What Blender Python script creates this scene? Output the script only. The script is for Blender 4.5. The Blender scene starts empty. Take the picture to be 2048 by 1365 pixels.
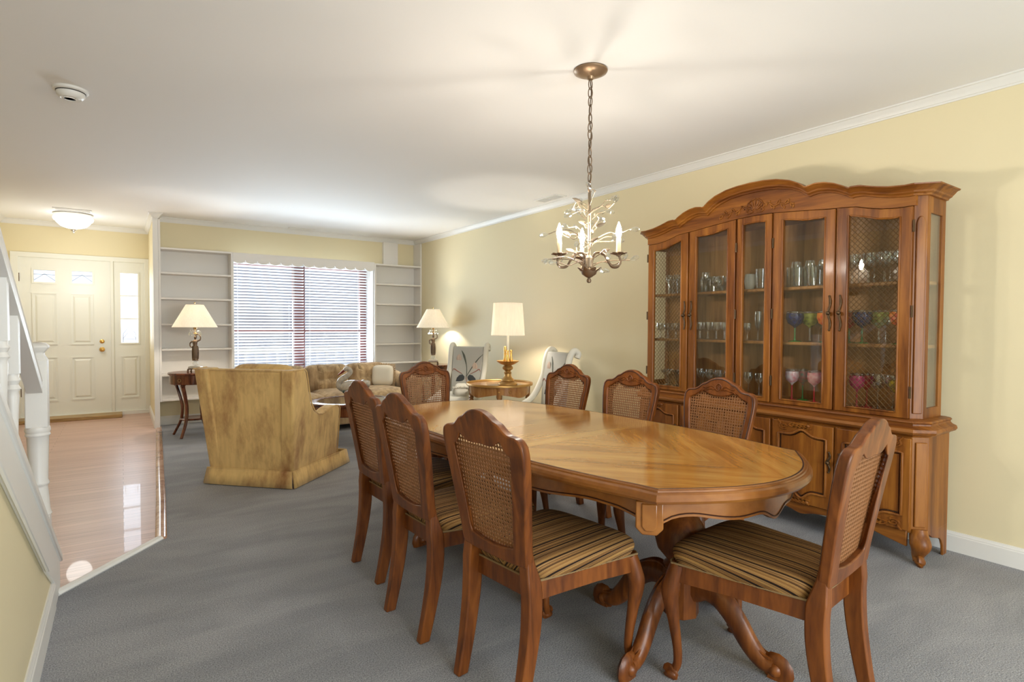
import bpy, bmesh, math, random
from math import sin, cos, pi, radians, hypot, atan2, sqrt, exp
from mathutils import Vector, Matrix
random.seed(7)
S = bpy.context.scene
COL = S.collection

# ------------------------------------------------------------------ camera
F_PX = 1121.0
yaw, pitch, roll = radians(34.89), radians(1.57), radians(0.25)
fw = Vector((sin(yaw)*cos(pitch), cos(yaw)*cos(pitch), -sin(pitch)))
r0 = Vector((cos(yaw), -sin(yaw), 0)); u0 = r0.cross(fw)
rt = r0*cos(roll)+u0*sin(roll); up = -r0*sin(roll)+u0*cos(roll)
cd = bpy.data.cameras.new('camera'); cam = bpy.data.objects.new('camera', cd); COL.objects.link(cam)
cd.sensor_width = 36.0; cd.lens = 36.0*F_PX/2048.0; cd.clip_start = 0.02
M = Matrix.Identity(4)
for i in range(3):
    M[i][0] = rt[i]; M[i][1] = up[i]; M[i][2] = -fw[i]
M[2][3] = 1.19
cam.matrix_world = M
S.camera = cam

# ------------------------------------------------------------------ world, daylight, exposure
W = bpy.data.worlds.new('sky'); S.world = W; W.use_nodes = True
bgn = W.node_tree.nodes['Background']
bgn.inputs[0].default_value = (0.86, 0.93, 1.0, 1); bgn.inputs[1].default_value = 1.15
S.view_settings.view_transform = 'Standard'; S.view_settings.look = 'None'
S.view_settings.gamma = 1.0; S.view_settings.use_curve_mapping = False
S.view_settings.exposure = 0.55
S.cycles.max_bounces = 10; S.cycles.diffuse_bounces = 5; S.cycles.glossy_bounces = 4
S.cycles.transmission_bounces = 8; S.cycles.transparent_max_bounces = 24
S.cycles.sample_clamp_indirect = 4.0; S.cycles.caustics_reflective = False; S.cycles.caustics_refractive = False
S.cycles.use_denoising = True

def area(name, loc, rot, sx, sy, power, color):
    l = bpy.data.lights.new(name, 'AREA'); l.shape = 'RECTANGLE'; l.size = sx; l.size_y = sy
    l.energy = power; l.color = color
    o = bpy.data.objects.new(name, l); COL.objects.link(o); o.location = loc; o.rotation_euler = rot
    return o
# daylight entering by the far window, the patio door behind the camera and the front door panes
area('daylight_far_window', (2.0, 8.30, .90), (radians(-114), 0, 0), 1.9, 1.3, 140, (0.76, 0.88, 1.0))
area('daylight_patio_door', (1.3, -2.75, 1.15), (radians(90), 0, 0), 2.4, 2.0, 150, (0.90, 0.95, 1.0))
area('daylight_sidelight', (0.08, 9.15, 1.3), (radians(-90), 0, 0), 0.3, 1.2, 10, (0.88, 0.94, 1.0))

# ------------------------------------------------------------------ helpers
class MB:
    def __init__(s): s.v = []; s.f = []; s.M = Matrix.Identity(4)
    def add(s, vs, fs):
        b = len(s.v)
        s.v += [tuple(s.M @ Vector(p)) for p in vs]
        s.f += [tuple(b+i for i in f) for f in fs]
    def box(s, c, d):
        x, y, z = c; a, b, e = d[0]/2, d[1]/2, d[2]/2
        s.add([(x-a,y-b,z-e),(x+a,y-b,z-e),(x+a,y+b,z-e),(x-a,y+b,z-e),(x-a,y-b,z+e),(x+a,y-b,z+e),(x+a,y+b,z+e),(x-a,y+b,z+e)],
              [(0,3,2,1),(4,5,6,7),(0,1,5,4),(1,2,6,5),(2,3,7,6),(3,0,4,7)])
    def b2(s, x0, x1, y0, y1, z0, z1): s.box(((x0+x1)/2,(y0+y1)/2,(z0+z1)/2),(x1-x0,y1-y0,z1-z0))
    def loft(s, rings, closed=True, caps=True):
        n = len(rings[0]); vs = [p for r in rings for p in r]; fs = []
        for i in range(len(rings)-1):
            for j in range(n if closed else n-1):
                k = (j+1) % n
                fs.append((i*n+j, i*n+k, (i+1)*n+k, (i+1)*n+j))
        if caps and closed:
            fs.append(tuple(range(n-1, -1, -1))); fs.append(tuple((len(rings)-1)*n+j for j in range(n)))
        s.add(vs, fs)
    def lathe(s, prof, seg=20, c=(0,0,0), caps=True, squash=1.0):
        rings = [[(c[0]+r*cos(2*pi*j/seg), c[1]+squash*r*sin(2*pi*j/seg), c[2]+z) for j in range(seg)] for r, z in prof]
        s.loft(rings, True, caps)
    def tube(s, pts, r, seg=8, closed=False, caps=True, flat=None, up=None):
        P = [Vector(p) for p in pts]; n = len(P)
        R = r if isinstance(r, (list, tuple)) else [r]*n
        T = []
        for i in range(n):
            a = P[(i-1) % n] if (closed or i > 0) else P[0]
            b = P[(i+1) % n] if (closed or i < n-1) else P[-1]
            t = (b-a); T.append(t.normalized() if t.length > 1e-9 else Vector((0,0,1)))
        ref = Vector(up) if up else (Vector((0,0,1)) if abs(T[0].z) < .9 else Vector((1,0,0)))
        N = (ref - T[0]*ref.dot(T[0])).normalized(); rings = []
        for i in range(n):
            if up: 
                q = Vector(up); q = q - T[i]*q.dot(T[i])
                if q.length > 1e-4: N = q.normalized()
            else:
                q = N - T[i]*N.dot(T[i])
                if q.length > 1e-6: N = q.normalized()
            B = T[i].cross(N)
            fx, fy = flat if flat else (1, 1)
            ri = R[i]
            rx, ry = (ri if isinstance(ri, (tuple, list)) else (ri*fx, ri*fy))
            rings.append([tuple(P[i]+N*(rx*cos(2*pi*j/seg))+B*(ry*sin(2*pi*j/seg))) for j in range(seg)])
        if closed: rings.append(rings[0]); s.loft(rings, True, False)
        else: s.loft(rings, True, caps)
    def sphere(s, c, r, seg=12, rings=8, sc=(1,1,1)):
        R = [[(c[0]+r*sc[0]*sin(pi*i/rings)*cos(2*pi*j/seg), c[1]+r*sc[1]*sin(pi*i/rings)*sin(2*pi*j/seg), c[2]-r*sc[2]*cos(pi*i/rings)) for j in range(seg)] for i in range(1, rings)]
        b = len(R)*seg
        vs = [p for q in R for p in q]+[(c[0],c[1],c[2]-r*sc[2]),(c[0],c[1],c[2]+r*sc[2])]; fs = []
        for i in range(len(R)-1):
            for j in range(seg):
                k = (j+1) % seg; fs.append((i*seg+j, i*seg+k, (i+1)*seg+k, (i+1)*seg+j))
        for j in range(seg):
            k = (j+1) % seg; fs.append((b, k, j)); fs.append((b+1, (len(R)-1)*seg+j, (len(R)-1)*seg+k))
        s.add(vs, fs)
    def prism(s, poly, d0, d1, fr):
        n = len(poly)
        vs = [fr(a, b, d0) for a, b in poly]+[fr(a, b, d1) for a, b in poly]
        fs = [tuple(range(n-1, -1, -1)), tuple(range(n, 2*n))]+[(i, (i+1) % n, n+(i+1) % n, n+i) for i in range(n)]
        s.add(vs, fs)
    def ring(s, outer, inner, d0, d1, fr):
        n = len(outer)
        vs = [fr(a,b,d0) for a,b in outer]+[fr(a,b,d0) for a,b in inner]+[fr(a,b,d1) for a,b in outer]+[fr(a,b,d1) for a,b in inner]
        fs = []
        for i in range(n):
            k = (i+1) % n
            fs += [(i, n+i, n+k, k), (2*n+i, 2*n+k, 3*n+k, 3*n+i), (i, k, 2*n+k, 2*n+i), (n+i, 3*n+i, 3*n+k, n+k)]
        s.add(vs, fs)
    def grid(s, fn, nu, nv, cu=False):
        vs = [fn(i/(nu if cu else nu-1), j/(nv-1)) for j in range(nv) for i in range(nu)]
        fs = []
        for j in range(nv-1):
            for i in range(nu if cu else nu-1):
                k = (i+1) % nu
                fs.append((j*nu+i, j*nu+k, (j+1)*nu+k, (j+1)*nu+i))
        s.add(vs, fs)
    def build(s, name, mat, parent=None, loc=None, bevel=0, seg=2, smooth=35, subsurf=0, solid=0):
        me = bpy.data.meshes.new(name); me.from_pydata(s.v, [], s.f)
        bm = bmesh.new(); bm.from_mesh(me); bmesh.ops.remove_doubles(bm, verts=bm.verts, dist=1e-6)
        bmesh.ops.recalc_face_normals(bm, faces=bm.faces); bm.to_mesh(me); bm.free()
        if smooth:
            for p in me.polygons: p.use_smooth = True
            if smooth < 180: me.set_sharp_from_angle(angle=radians(smooth))
        me.materials.append(mat)
        o = bpy.data.objects.new(name, me); COL.objects.link(o)
        if parent: o.parent = parent
        if loc: o.location = loc
        if solid:
            m = o.modifiers.new('thick', 'SOLIDIFY'); m.thickness = solid; m.offset = 0
        if bevel:
            m = o.modifiers.new('edge', 'BEVEL'); m.width = bevel; m.segments = seg; m.limit_method = 'ANGLE'; m.angle_limit = radians(40)
        if subsurf:
            m = o.modifiers.new('sub', 'SUBSURF'); m.levels = subsurf; m.render_levels = subsurf
        return o

def XZ(y0=0.0): return lambda a, b, d: (a, y0+d, b)      # profile in x-z, depth along y
def YZ(x0=0.0): return lambda a, b, d: (x0+d, a, b)
def XY(z0=0.0): return lambda a, b, d: (a, b, z0+d)
def mirror(pts): return pts+[(-x, y) for x, y in reversed(pts) if abs(x) > 1e-9]
def cr(pts, n=6, closed=False):                            # Catmull-Rom resampling
    P = [Vector(p) for p in pts]; m = len(P); out = []
    for i in range(m if closed else m-1):
        p0 = P[(i-1) % m] if (closed or i > 0) else P[0]*2-P[1]
        p1, p2 = P[i], P[(i+1) % m]
        p3 = P[(i+2) % m] if (closed or i+2 < m) else P[-1]*2-P[-2]
        for k in range(n):
            t = k/n
            out.append(tuple(0.5*((2*p1)+(p2-p0)*t+(2*p0-5*p1+4*p2-p3)*t*t+(3*p1-p0-3*p2+p3)*t**3)))
    if not closed: out.append(tuple(P[-1]))
    return out
def lerp_tab(tab, x):
    if x <= tab[0][0]: return tab[0][1]
    for (a, b), (c_, d) in zip(tab, tab[1:]):
        if x <= c_: return b+(d-b)*(x-a)/(c_-a)
    return tab[-1][1]
def resample(poly, n, closed=True):
    P = [Vector((p[0], p[1])) for p in poly]
    if closed: P.append(P[0])
    L = [0]
    for a, b in zip(P, P[1:]): L.append(L[-1]+(b-a).length)
    out = []; j = 0
    for k in range(n):
        t = L[-1]*k/(n if closed else n-1)
        while j < len(L)-2 and L[j+1] < t: j += 1
        q = (t-L[j])/max(1e-9, L[j+1]-L[j]); v = P[j].lerp(P[j+1], q); out.append((v.x, v.y))
    return out

def thing(name, label, cat, loc=(0,0,0), rz=0, group=None):
    o = bpy.data.objects.new(name, None); COL.objects.link(o); o.empty_display_size = .1
    o.location = loc; o.rotation_euler = (0, 0, rz); return tag(o, label, cat, group)
def tag(o, label, cat, group=None):
    o['label'] = label; o['category'] = cat
    if group: o['group'] = group
    return o
def struct(o): o['kind'] = 'structure'; return o
def dup(root, loc, rz, label, group=None):
    def cp(o, par):
        c = o.copy(); COL.objects.link(c); c.parent = par
        for ch in o.children: cp(ch, c)
        return c
    r = root.copy(); COL.objects.link(r); r.location = loc; r.rotation_euler = (0, 0, rz); r['label'] = label
    if group: r['group'] = group
    for ch in list(root.children): cp(ch, r)
    return r

# ------------------------------------------------------------------ materials
def newmat(name):
    m = bpy.data.materials.new(name); m.use_nodes = True
    nt = m.node_tree; return m, nt, nt.nodes['Principled BSDF']
def nd(nt, t, **kw):
    n = nt.nodes.new(t)
    for k, v in kw.items():
        if k.startswith('i_'): n.inputs[int(k[2:])].default_value = v
        else: setattr(n, k, v)
    return n
def ramp(nt, stops, interp='LINEAR'):
    n = nt.nodes.new('ShaderNodeValToRGB'); e = n.color_ramp.elements; n.color_ramp.interpolation = interp
    while len(e) < len(stops): e.new(.5)
    for el, (p, c) in zip(e, stops): el.position = p; el.color = (*c, 1)
    return n
def plain(name, col, rough=.5, metal=0, bump=0, bscale=60, vary=0, coat=0, spec=.5, sheen=0):
    m, nt, b = newmat(name); L = nt.links
    b.inputs['Base Color'].default_value = (*col, 1); b.inputs['Roughness'].default_value = rough
    b.inputs['Metallic'].default_value = metal; b.inputs['Coat Weight'].default_value = coat
    b.inputs['Specular IOR Level'].default_value = spec; b.inputs['Sheen Weight'].default_value = sheen
    if bump or vary:
        tc = nd(nt, 'ShaderNodeTexCoord'); nz = nd(nt, 'ShaderNodeTexNoise'); nz.inputs['Scale'].default_value = bscale
        nz.inputs['Detail'].default_value = 4
        L.new(tc.outputs['Object'], nz.inputs['Vector'])
        if bump:
            bp = nd(nt, 'ShaderNodeBump'); bp.inputs['Strength'].default_value = bump; bp.inputs['Distance'].default_value = .002
            L.new(nz.outputs[0], bp.inputs['Height']); L.new(bp.outputs[0], b.inputs['Normal'])
        if vary:
            rp = ramp(nt, [(.3, tuple(c*(1-vary) for c in col)), (.7, tuple(min(1, c*(1+vary)) for c in col))])
            L.new(nz.outputs[0], rp.inputs[0]); L.new(rp.outputs[0], b.inputs['Base Color'])
    return m
def wood(name, dark, mid, light, scale=(14,14,1.6), rough=.32, coat=.35, chevron=False, dist=1.4):
    m, nt, b = newmat(name); L = nt.links
    tc = nd(nt, 'ShaderNodeTexCoord'); src = tc.outputs['Object']
    if chevron:
        sx = nd(nt, 'ShaderNodeSeparateXYZ'); L.new(src, sx.inputs[0])
        ab = nd(nt, 'ShaderNodeMath', operation='ABSOLUTE'); L.new(sx.outputs[0], ab.inputs[0])
        ay = nd(nt, 'ShaderNodeMath', operation='ABSOLUTE'); L.new(sx.outputs[1], ay.inputs[0])
        cx = nd(nt, 'ShaderNodeCombineXYZ'); L.new(ab.outputs[0], cx.inputs[0]); L.new(ay.outputs[0], cx.inputs[1])
        vr = nd(nt, 'ShaderNodeVectorRotate', rotation_type='Z_AXIS'); vr.inputs['Angle'].default_value = radians(52)
        L.new(cx.outputs[0], vr.inputs['Vector']); src = vr.outputs[0]
    mp = nd(nt, 'ShaderNodeMapping'); mp.inputs['Scale'].default_value = scale; L.new(src, mp.inputs[0])
    n1 = nd(nt, 'ShaderNodeTexNoise'); n1.inputs['Scale'].default_value = 1.0; n1.inputs['Detail'].default_value = 5; n1.inputs['Distortion'].default_value = dist
    L.new(mp.outputs[0], n1.inputs['Vector'])
    mp2 = nd(nt, 'ShaderNodeMapping'); mp2.inputs['Scale'].default_value = tuple(q*7 for q in scale); L.new(src, mp2.inputs[0])
    n2 = nd(nt, 'ShaderNodeTexNoise'); n2.inputs['Scale'].default_value = 1.0; n2.inputs['Detail'].default_value = 3; L.new(mp2.outputs[0], n2.inputs['Vector'])
    ad = nd(nt, 'ShaderNodeMath', operation='MULTIPLY_ADD'); ad.inputs[1].default_value = .35; L.new(n2.outputs[0], ad.inputs[0]); L.new(n1.outputs[0], ad.inputs[2])
    rp = ramp(nt, [(.48, dark), (.66, mid), (.86, light)]); L.new(ad.outputs[0], rp.inputs[0])
    L.new(rp.outputs[0], b.inputs['Base Color'])
    b.inputs['Roughness'].default_value = rough; b.inputs['Coat Weight'].default_value = coat; b.inputs['Coat Roughness'].default_value = .12; b.inputs['Specular IOR Level'].default_value = .35
    return m
def thin_glass(name, tint=(.96,.98,.97), lo=.05, hi=.6, rough=.0, pw=3.0):
    m = bpy.data.materials.new(name); m.use_nodes = True; nt = m.node_tree; nt.nodes.clear(); L = nt.links
    out = nd(nt, 'ShaderNodeOutputMaterial'); mx = nd(nt, 'ShaderNodeMixShader')
    tr = nd(nt, 'ShaderNodeBsdfTransparent'); tr.inputs[0].default_value = (*tint, 1)
    gl = nd(nt, 'ShaderNodeBsdfGlossy'); gl.inputs['Roughness'].default_value = rough; gl.inputs[0].default_value = (1,1,1,1)
    lw = nd(nt, 'ShaderNodeLayerWeight'); lw.inputs[0].default_value = .5
    pwn = nd(nt, 'ShaderNodeMath', operation='POWER'); pwn.inputs[1].default_value = pw; L.new(lw.outputs['Facing'], pwn.inputs[0])
    mr = nd(nt, 'ShaderNodeMapRange'); mr.inputs['To Min'].default_value = lo; mr.inputs['To Max'].default_value = hi
    L.new(pwn.outputs[0], mr.inputs[0]); L.new(mr.outputs[0], mx.inputs[0]); L.new(tr.outputs[0], mx.inputs[1]); L.new(gl.outputs[0], mx.inputs[2])
    L.new(mx.outputs[0], out.inputs[0]); return m
def painted_glass(name, c1, c2, scale=40, clear=.25):
    m, nt, b = newmat(name); L = nt.links
    tc = nd(nt, 'ShaderNodeTexCoord'); vo = nd(nt, 'ShaderNodeTexVoronoi'); vo.inputs['Scale'].default_value = scale; L.new(tc.outputs['Object'], vo.inputs['Vector'])
    rp = ramp(nt, [(.12, c1), (.8, c2)]); L.new(vo.outputs['Distance'], rp.inputs[0]); L.new(rp.outputs[0], b.inputs['Base Color'])
    b.inputs['Roughness'].default_value = .08; b.inputs['Alpha'].default_value = 1-clear; return m
def emit(name, col, strength):
    m, nt, b = newmat(name); b.inputs['Base Color'].default_value = (*col, 1)
    b.inputs['Emission Color'].default_value = (*col, 1); b.inputs['Emission Strength'].default_value = strength; return m
def shade_mat(name, col):
    m = bpy.data.materials.new(name); m.use_nodes = True; nt = m.node_tree; nt.nodes.clear(); L = nt.links
    out = nd(nt, 'ShaderNodeOutputMaterial'); mx = nd(nt, 'ShaderNodeMixShader'); mx.inputs[0].default_value = .55
    df = nd(nt, 'ShaderNodeBsdfDiffuse'); tl = nd(nt, 'ShaderNodeBsdfTranslucent')
    tc = nd(nt, 'ShaderNodeTexCoord'); nz = nd(nt, 'ShaderNodeTexNoise'); nz.inputs['Scale'].default_value = 90
    mp = nd(nt, 'ShaderNodeMapping'); mp.inputs['Scale'].default_value = (1,1,.08); L.new(tc.outputs['Object'], mp.inputs[0]); L.new(mp.outputs[0], nz.inputs['Vector'])
    rp = ramp(nt, [(.3, tuple(c*.93 for c in col)), (.7, col)]); L.new(nz.outputs[0], rp.inputs[0])
    L.new(rp.outputs[0], df.inputs[0]); L.new(rp.outputs[0], tl.inputs[0])
    L.new(df.outputs[0], mx.inputs[1]); L.new(tl.outputs[0], mx.inputs[2]); L.new(mx.outputs[0], out.inputs[0]); return m
def carpet_mat():
    m, nt, b = newmat('carpet_blue_grey'); L = nt.links
    tc = nd(nt, 'ShaderNodeTexCoord')
    n1 = nd(nt, 'ShaderNodeTexNoise'); n1.inputs['Scale'].default_value = 210; n1.inputs['Detail'].default_value = 3; L.new(tc.outputs['Object'], n1.inputs['Vector'])
    mp = nd(nt, 'ShaderNodeMapping'); mp.inputs['Scale'].default_value = (1.1, 3.2, 1); mp.inputs['Rotation'].default_value = (0,0,.5); L.new(tc.outputs['Object'], mp.inputs[0])
    n2 = nd(nt, 'ShaderNodeTexNoise'); n2.inputs['Scale'].default_value = 1.6; n2.inputs['Detail'].default_value = 5; n2.inputs['Distortion'].default_value = .8; L.new(mp.outputs[0], n2.inputs['Vector'])
    r1 = ramp(nt, [(.32, (.19,.194,.21)), (.68, (.43,.435,.455))]); L.new(n1.outputs[0], r1.inputs[0])
    r2 = ramp(nt, [(.35, (.88,.885,.90)), (.62, (1.07,1.07,1.07))]); L.new(n2.outputs[0], r2.inputs[0])
    mx = nd(nt, 'ShaderNodeMix', data_type='RGBA', blend_type='MULTIPLY'); mx.inputs[0].default_value = 1
    L.new(r1.outputs[0], mx.inputs[6]); L.new(r2.outputs[0], mx.inputs[7]); L.new(mx.outputs[2], b.inputs['Base Color'])
    b.inputs['Roughness'].default_value = .95; b.inputs['Specular IOR Level'].default_value = .1
    bp = nd(nt, 'ShaderNodeBump'); bp.inputs['Strength'].default_value = .45; bp.inputs['Distance'].default_value = .006
    L.new(n1.outputs[0], bp.inputs['Height']); L.new(bp.outputs[0], b.inputs['Normal']); return m
def plank_mat():
    m, nt, b = newmat('foyer_planks'); L = nt.links
    tc = nd(nt, 'ShaderNodeTexCoord')
    br = nd(nt, 'ShaderNodeTexBrick'); br.inputs['Scale'].default_value = 1.0; br.inputs['Brick Width'].default_value = 1.1; br.inputs['Row Height'].default_value = .075
    br.inputs['Mortar Size'].default_value = .0015; br.inputs['Color1'].default_value = (.63,.42,.34,1); br.inputs['Color2'].default_value = (.55,.35,.28,1); br.inputs['Mortar'].default_value = (.30,.17,.10,1)
    L.new(tc.outputs['Object'], br.inputs['Vector'])
    mp = nd(nt, 'ShaderNodeMapping'); mp.inputs['Scale'].default_value = (1.5, 40, 1); L.new(tc.outputs['Object'], mp.inputs[0])
    nz = nd(nt, 'ShaderNodeTexNoise'); nz.inputs['Scale'].default_value = 1.5; nz.inputs['Detail'].default_value = 5; L.new(mp.outputs[0], nz.inputs['Vector'])
    r = ramp(nt, [(.3,(.82,.80,.80)), (.7,(1.1,1.1,1.1))]); L.new(nz.outputs[0], r.inputs[0])
    mx = nd(nt, 'ShaderNodeMix', data_type='RGBA', blend_type='MULTIPLY'); mx.inputs[0].default_value = 1
    L.new(br.outputs[0], mx.inputs[6]); L.new(r.outputs[0], mx.inputs[7]); L.new(mx.outputs[2], b.inputs['Base Color'])
    b.inputs['Roughness'].default_value = .36; b.inputs['Coat Weight'].default_value = .12; return m
def stripe_mat():
    m, nt, b = newmat('striped_velvet'); L = nt.links
    tc = nd(nt, 'ShaderNodeTexCoord'); sx = nd(nt, 'ShaderNodeSeparateXYZ'); L.new(tc.outputs['Object'], sx.inputs[0])
    nz = nd(nt, 'ShaderNodeTexNoise', noise_dimensions='1D'); nz.inputs['Scale'].default_value = 92; nz.inputs['Detail'].default_value = 2
    ab = nd(nt, 'ShaderNodeMath', operation='ABSOLUTE'); L.new(sx.outputs[0], ab.inputs[0])
    sb = nd(nt, 'ShaderNodeMath', operation='SUBTRACT'); L.new(ab.outputs[0], sb.inputs[0]); L.new(sx.outputs[2], sb.inputs[1]); L.new(sb.outputs[0], nz.inputs['W'])
    r = ramp(nt, [(.0,(.014,.008,.006)), (.40,(.13,.058,.018)), (.44,(.40,.20,.055)), (.475,(.022,.012,.008)), (.50,(.33,.19,.08)), (.535,(.11,.05,.016)), (.565,(.48,.25,.085)), (.60,(.03,.016,.01)), (.63,(.34,.19,.06))], 'CONSTANT')
    L.new(nz.outputs[0], r.inputs[0]); L.new(r.outputs[0], b.inputs['Base Color'])
    b.inputs['Roughness'].default_value = .8; b.inputs['Specular IOR Level'].default_value = .2
    return m
def velvet_mat(name, light, dark, lo=.45, hi=.68, stripe=False):
    m, nt, b = newmat(name); L = nt.links
    tc = nd(nt, 'ShaderNodeTexCoord'); mp = nd(nt, 'ShaderNodeMapping'); mp.inputs['Scale'].default_value = (5,5,2.2); L.new(tc.outputs['Object'], mp.inputs[0])
    nz = nd(nt, 'ShaderNodeTexNoise'); nz.inputs['Scale'].default_value = 1.1; nz.inputs['Detail'].default_value = 7; nz.inputs['Roughness'].default_value = .65; L.new(mp.outputs[0], nz.inputs['Vector'])
    r = ramp(nt, [(lo, light), (hi, dark)]); L.new(nz.outputs[0], r.inputs[0]); col = r.outputs[0]
    mp2 = nd(nt, 'ShaderNodeMapping'); mp2.inputs['Scale'].default_value = (40,40,6) if not stripe else (26,26,1.2); L.new(tc.outputs['Object'], mp2.inputs[0])
    n2 = nd(nt, 'ShaderNodeTexNoise'); n2.inputs['Scale'].default_value = 1; n2.inputs['Detail'].default_value = 2; L.new(mp2.outputs[0], n2.inputs['Vector'])
    r2 = ramp(nt, [(.35,(.72,.68,.64) if stripe else (.93,.92,.91)), (.65,(1.05,1.05,1.05))]); L.new(n2.outputs[0], r2.inputs[0])
    mx = nd(nt, 'ShaderNodeMix', data_type='RGBA', blend_type='MULTIPLY'); mx.inputs[0].default_value = 1
    L.new(col, mx.inputs[6]); L.new(r2.outputs[0], mx.inputs[7]); L.new(mx.outputs[2], b.inputs['Base Color'])
    b.inputs['Roughness'].default_value = .85; b.inputs['Sheen Weight'].default_value = .25; b.inputs['Specular IOR Level'].default_value = .2
    return m

WALL = plain('wall_paint_cream', (.78,.69,.46), .6, bump=.08, bscale=220)
WHITE = plain('trim_white_paint', (.80,.79,.76), .4)
DOORW = plain('door_white_paint', (.82,.815,.74), .38)
CEIL = plain('ceiling_white', (.86,.85,.84), .8, bump=.05, bscale=90)
CARPET = carpet_mat(); PLANK = plank_mat(); STRIPE = stripe_mat()
CHAIRW = wood('chair_fruitwood', (.078,.020,.0030), (.150,.041,.0060), (.225,.068,.0105), (14,14,2.2), .42, .10)
CABW = wood('cabinet_walnut', (.115,.031,.004), (.215,.069,.0085), (.32,.118,.016), (13,13,1.1), .45, .08, dist=.8)
CABWX = wood('cabinet_walnut_cross', (.115,.031,.004), (.215,.069,.0085), (.32,.118,.016), (1.1,13,13), .45, .08, dist=.8)
CABIN = wood('cabinet_interior', (.19,.080,.022), (.31,.142,.040), (.41,.20,.062), (9,9,.8), .5, .1)
DARKW = plain('stain_dark', (.045,.014,.006), .45)
TABLEW = wood('table_veneer', (.38,.155,.026), (.53,.245,.050), (.65,.35,.088), (1.2,13,6), .13, .6, chevron=True, dist=.5)
TABLEL = wood('table_leaf_veneer', (.38,.155,.026), (.53,.245,.050), (.65,.35,.088), (1.2,12,6), .13, .6, dist=.5)
TABED = wood('table_edge_wood', (.15,.048,.009), (.23,.080,.015), (.31,.120,.026), (4,4,5), .3, .3, dist=.5)
CANE = plain('woven_cane', (.25,.105,.036), .55, bump=.6, bscale=420, vary=.35)
BRASS = plain('antique_brass', (.36,.22,.08), .35, 1)
DKBRASS = plain('aged_brass', (.10,.06,.03), .45, .8)
GOLD = plain('gilt_brass', (.75,.47,.14), .28, 1)
BRONZE = plain('bronze_figure', (.17,.115,.075), .4, .7)
GLASS = thin_glass('pane_glass', (.97,.98,.97), .055, .7)
CRYS = thin_glass('crystal', (.93,.95,.95), .10, .85, .02, 1.6)
WIRE = plain('brass_wire', (.16,.09,.035), .45, .6)
SHADE = shade_mat('lamp_shade_cream', (.94,.90,.82))
SHADE2 = shade_mat('lamp_shade_white', (.93,.88,.80))
BULB = emit('bulb_glow', (1.0,.92,.79), 520)
MAHOG = wood('mahogany', (.05,.012,.005), (.13,.034,.012), (.24,.075,.026), (16,16,1.6), .25, .5)

# ================================================================== room shell
XW, YF, YB, H = 3.625, 7.51, 7.75, 2.44          # right wall, shelf fronts, far wall, ceiling
XL, YD, YN = -1.16, 8.93, -2.5                   # left wall, entry wall, wall behind the camera
m = MB(); m.prism([(-1.3,YN-.1),(3.75,YN-.1),(3.75,9.2),(-1.3,9.2)], 0, .1, XY(H)); struct(m.build('ceiling', CEIL))
EDGE = [(-.25,3.12),(.162,3.62),(.20,4.4),(.242,5.4),(.290,6.5),(.338,7.60)]
m = MB(); m.prism([(-.30,YN),(XW+.05,YN),(XW+.05,YB+.1),(.345,YB+.1)]+EDGE[::-1]+[(-.30,3.12)], -.1, 0, XY()); struct(m.build('floor', CARPET))
m = MB(); m.prism([(XL-.05,YN),(-.30,YN),(-.30,3.12)]+EDGE+[(.345,YD+.05),(XL-.05,YD+.05)], -.1, .004, XY()); struct(m.build('floor_foyer', PLANK))
NOSE = wood('nosing_oak', (.30,.14,.09), (.50,.28,.18), (.62,.38,.26), (6,6,6), .2, .4)
m = MB()
m.tube([(x+.005, y, .006) for x, y in EDGE[1:]], [(.028,.010)]*len(EDGE[1:]), 8, up=(1,0,0)); struct(m.build('trim_floor_edge', NOSE))
m = MB(); m.tube([(-.25,3.12,.008),(.162,3.62,.008)], .022, 8, flat=(1,.6), up=(.77,-.63,0)); struct(m.build('trim_floor_edge_diagonal', WHITE))

m = MB(); m.b2(XW, XW+.12, YN-.1, YB+.1, 0, H); struct(m.build('wall_right', WALL))
# far wall with the window opening
wx0, wx1, wz0, wz1 = 1.12, 2.90, .55, 2.0
m = MB(); m.b2(.332, wx0, YB, YB+.14, 0, H); m.b2(wx1, XW+.12, YB, YB+.14, 0, H); m.b2(wx0, wx1, YB, YB+.14, 0, wz0); m.b2(wx0, wx1, YB, YB+.14, wz1, H)
struct(m.build('wall_far', WALL))
# stub wall between foyer and living room
m = MB(); m.b2(.310, .352, YF, YD, 0, H); struct(m.build('wall_foyer_right', WALL))
m = MB(); m.b2(.303, .3525, YF-.012, YF+.03, 0, H-.002); struct(m.build('trim_1', WHITE))
# entry wall around the front door
dx0, dx1 = -1.048, .272
m = MB(); m.b2(XL-.1, dx0, YD, YD+.14, 0, H); m.b2(dx1, .352, YD, YD+.14, 0, H); m.b2(dx0, dx1, YD, YD+.14, 2.035, H); struct(m.build('wall_entry', WALL))
m = MB(); m.b2(XL-.12, XL, YN-.1, YD+.14, 0, H); struct(m.build('wall_left', WALL))
# wall behind the camera with the patio door opening
m = MB(); m.b2(XL, .05, YN-.12, YN, 0, H); m.b2(2.55, XW+.12, YN-.12, YN, 0, H); m.b2(.05, 2.55, YN-.12, YN, 2.1, H); m.b2(.05, 2.55, YN-.12, YN, -.05, .06); struct(m.build('wall_back', WALL))
f = MB(); y = YN-.06
for x0, x1 in ((.05,.13),(1.22,1.38),(2.47,2.55)): f.b2(x0, x1, y-.03, y+.03, .06, 2.1)
f.b2(.05,2.55,y-.03,y+.03,.06,.16); f.b2(.05,2.55,y-.03,y+.03,2.02,2.1)
pd = struct(f.build('window_2', WHITE, bevel=.004))
g = MB(); g.b2(.13,2.47,y-.004,y+.004,.16,2.02); g.build('pane', GLASS, pd)

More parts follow.
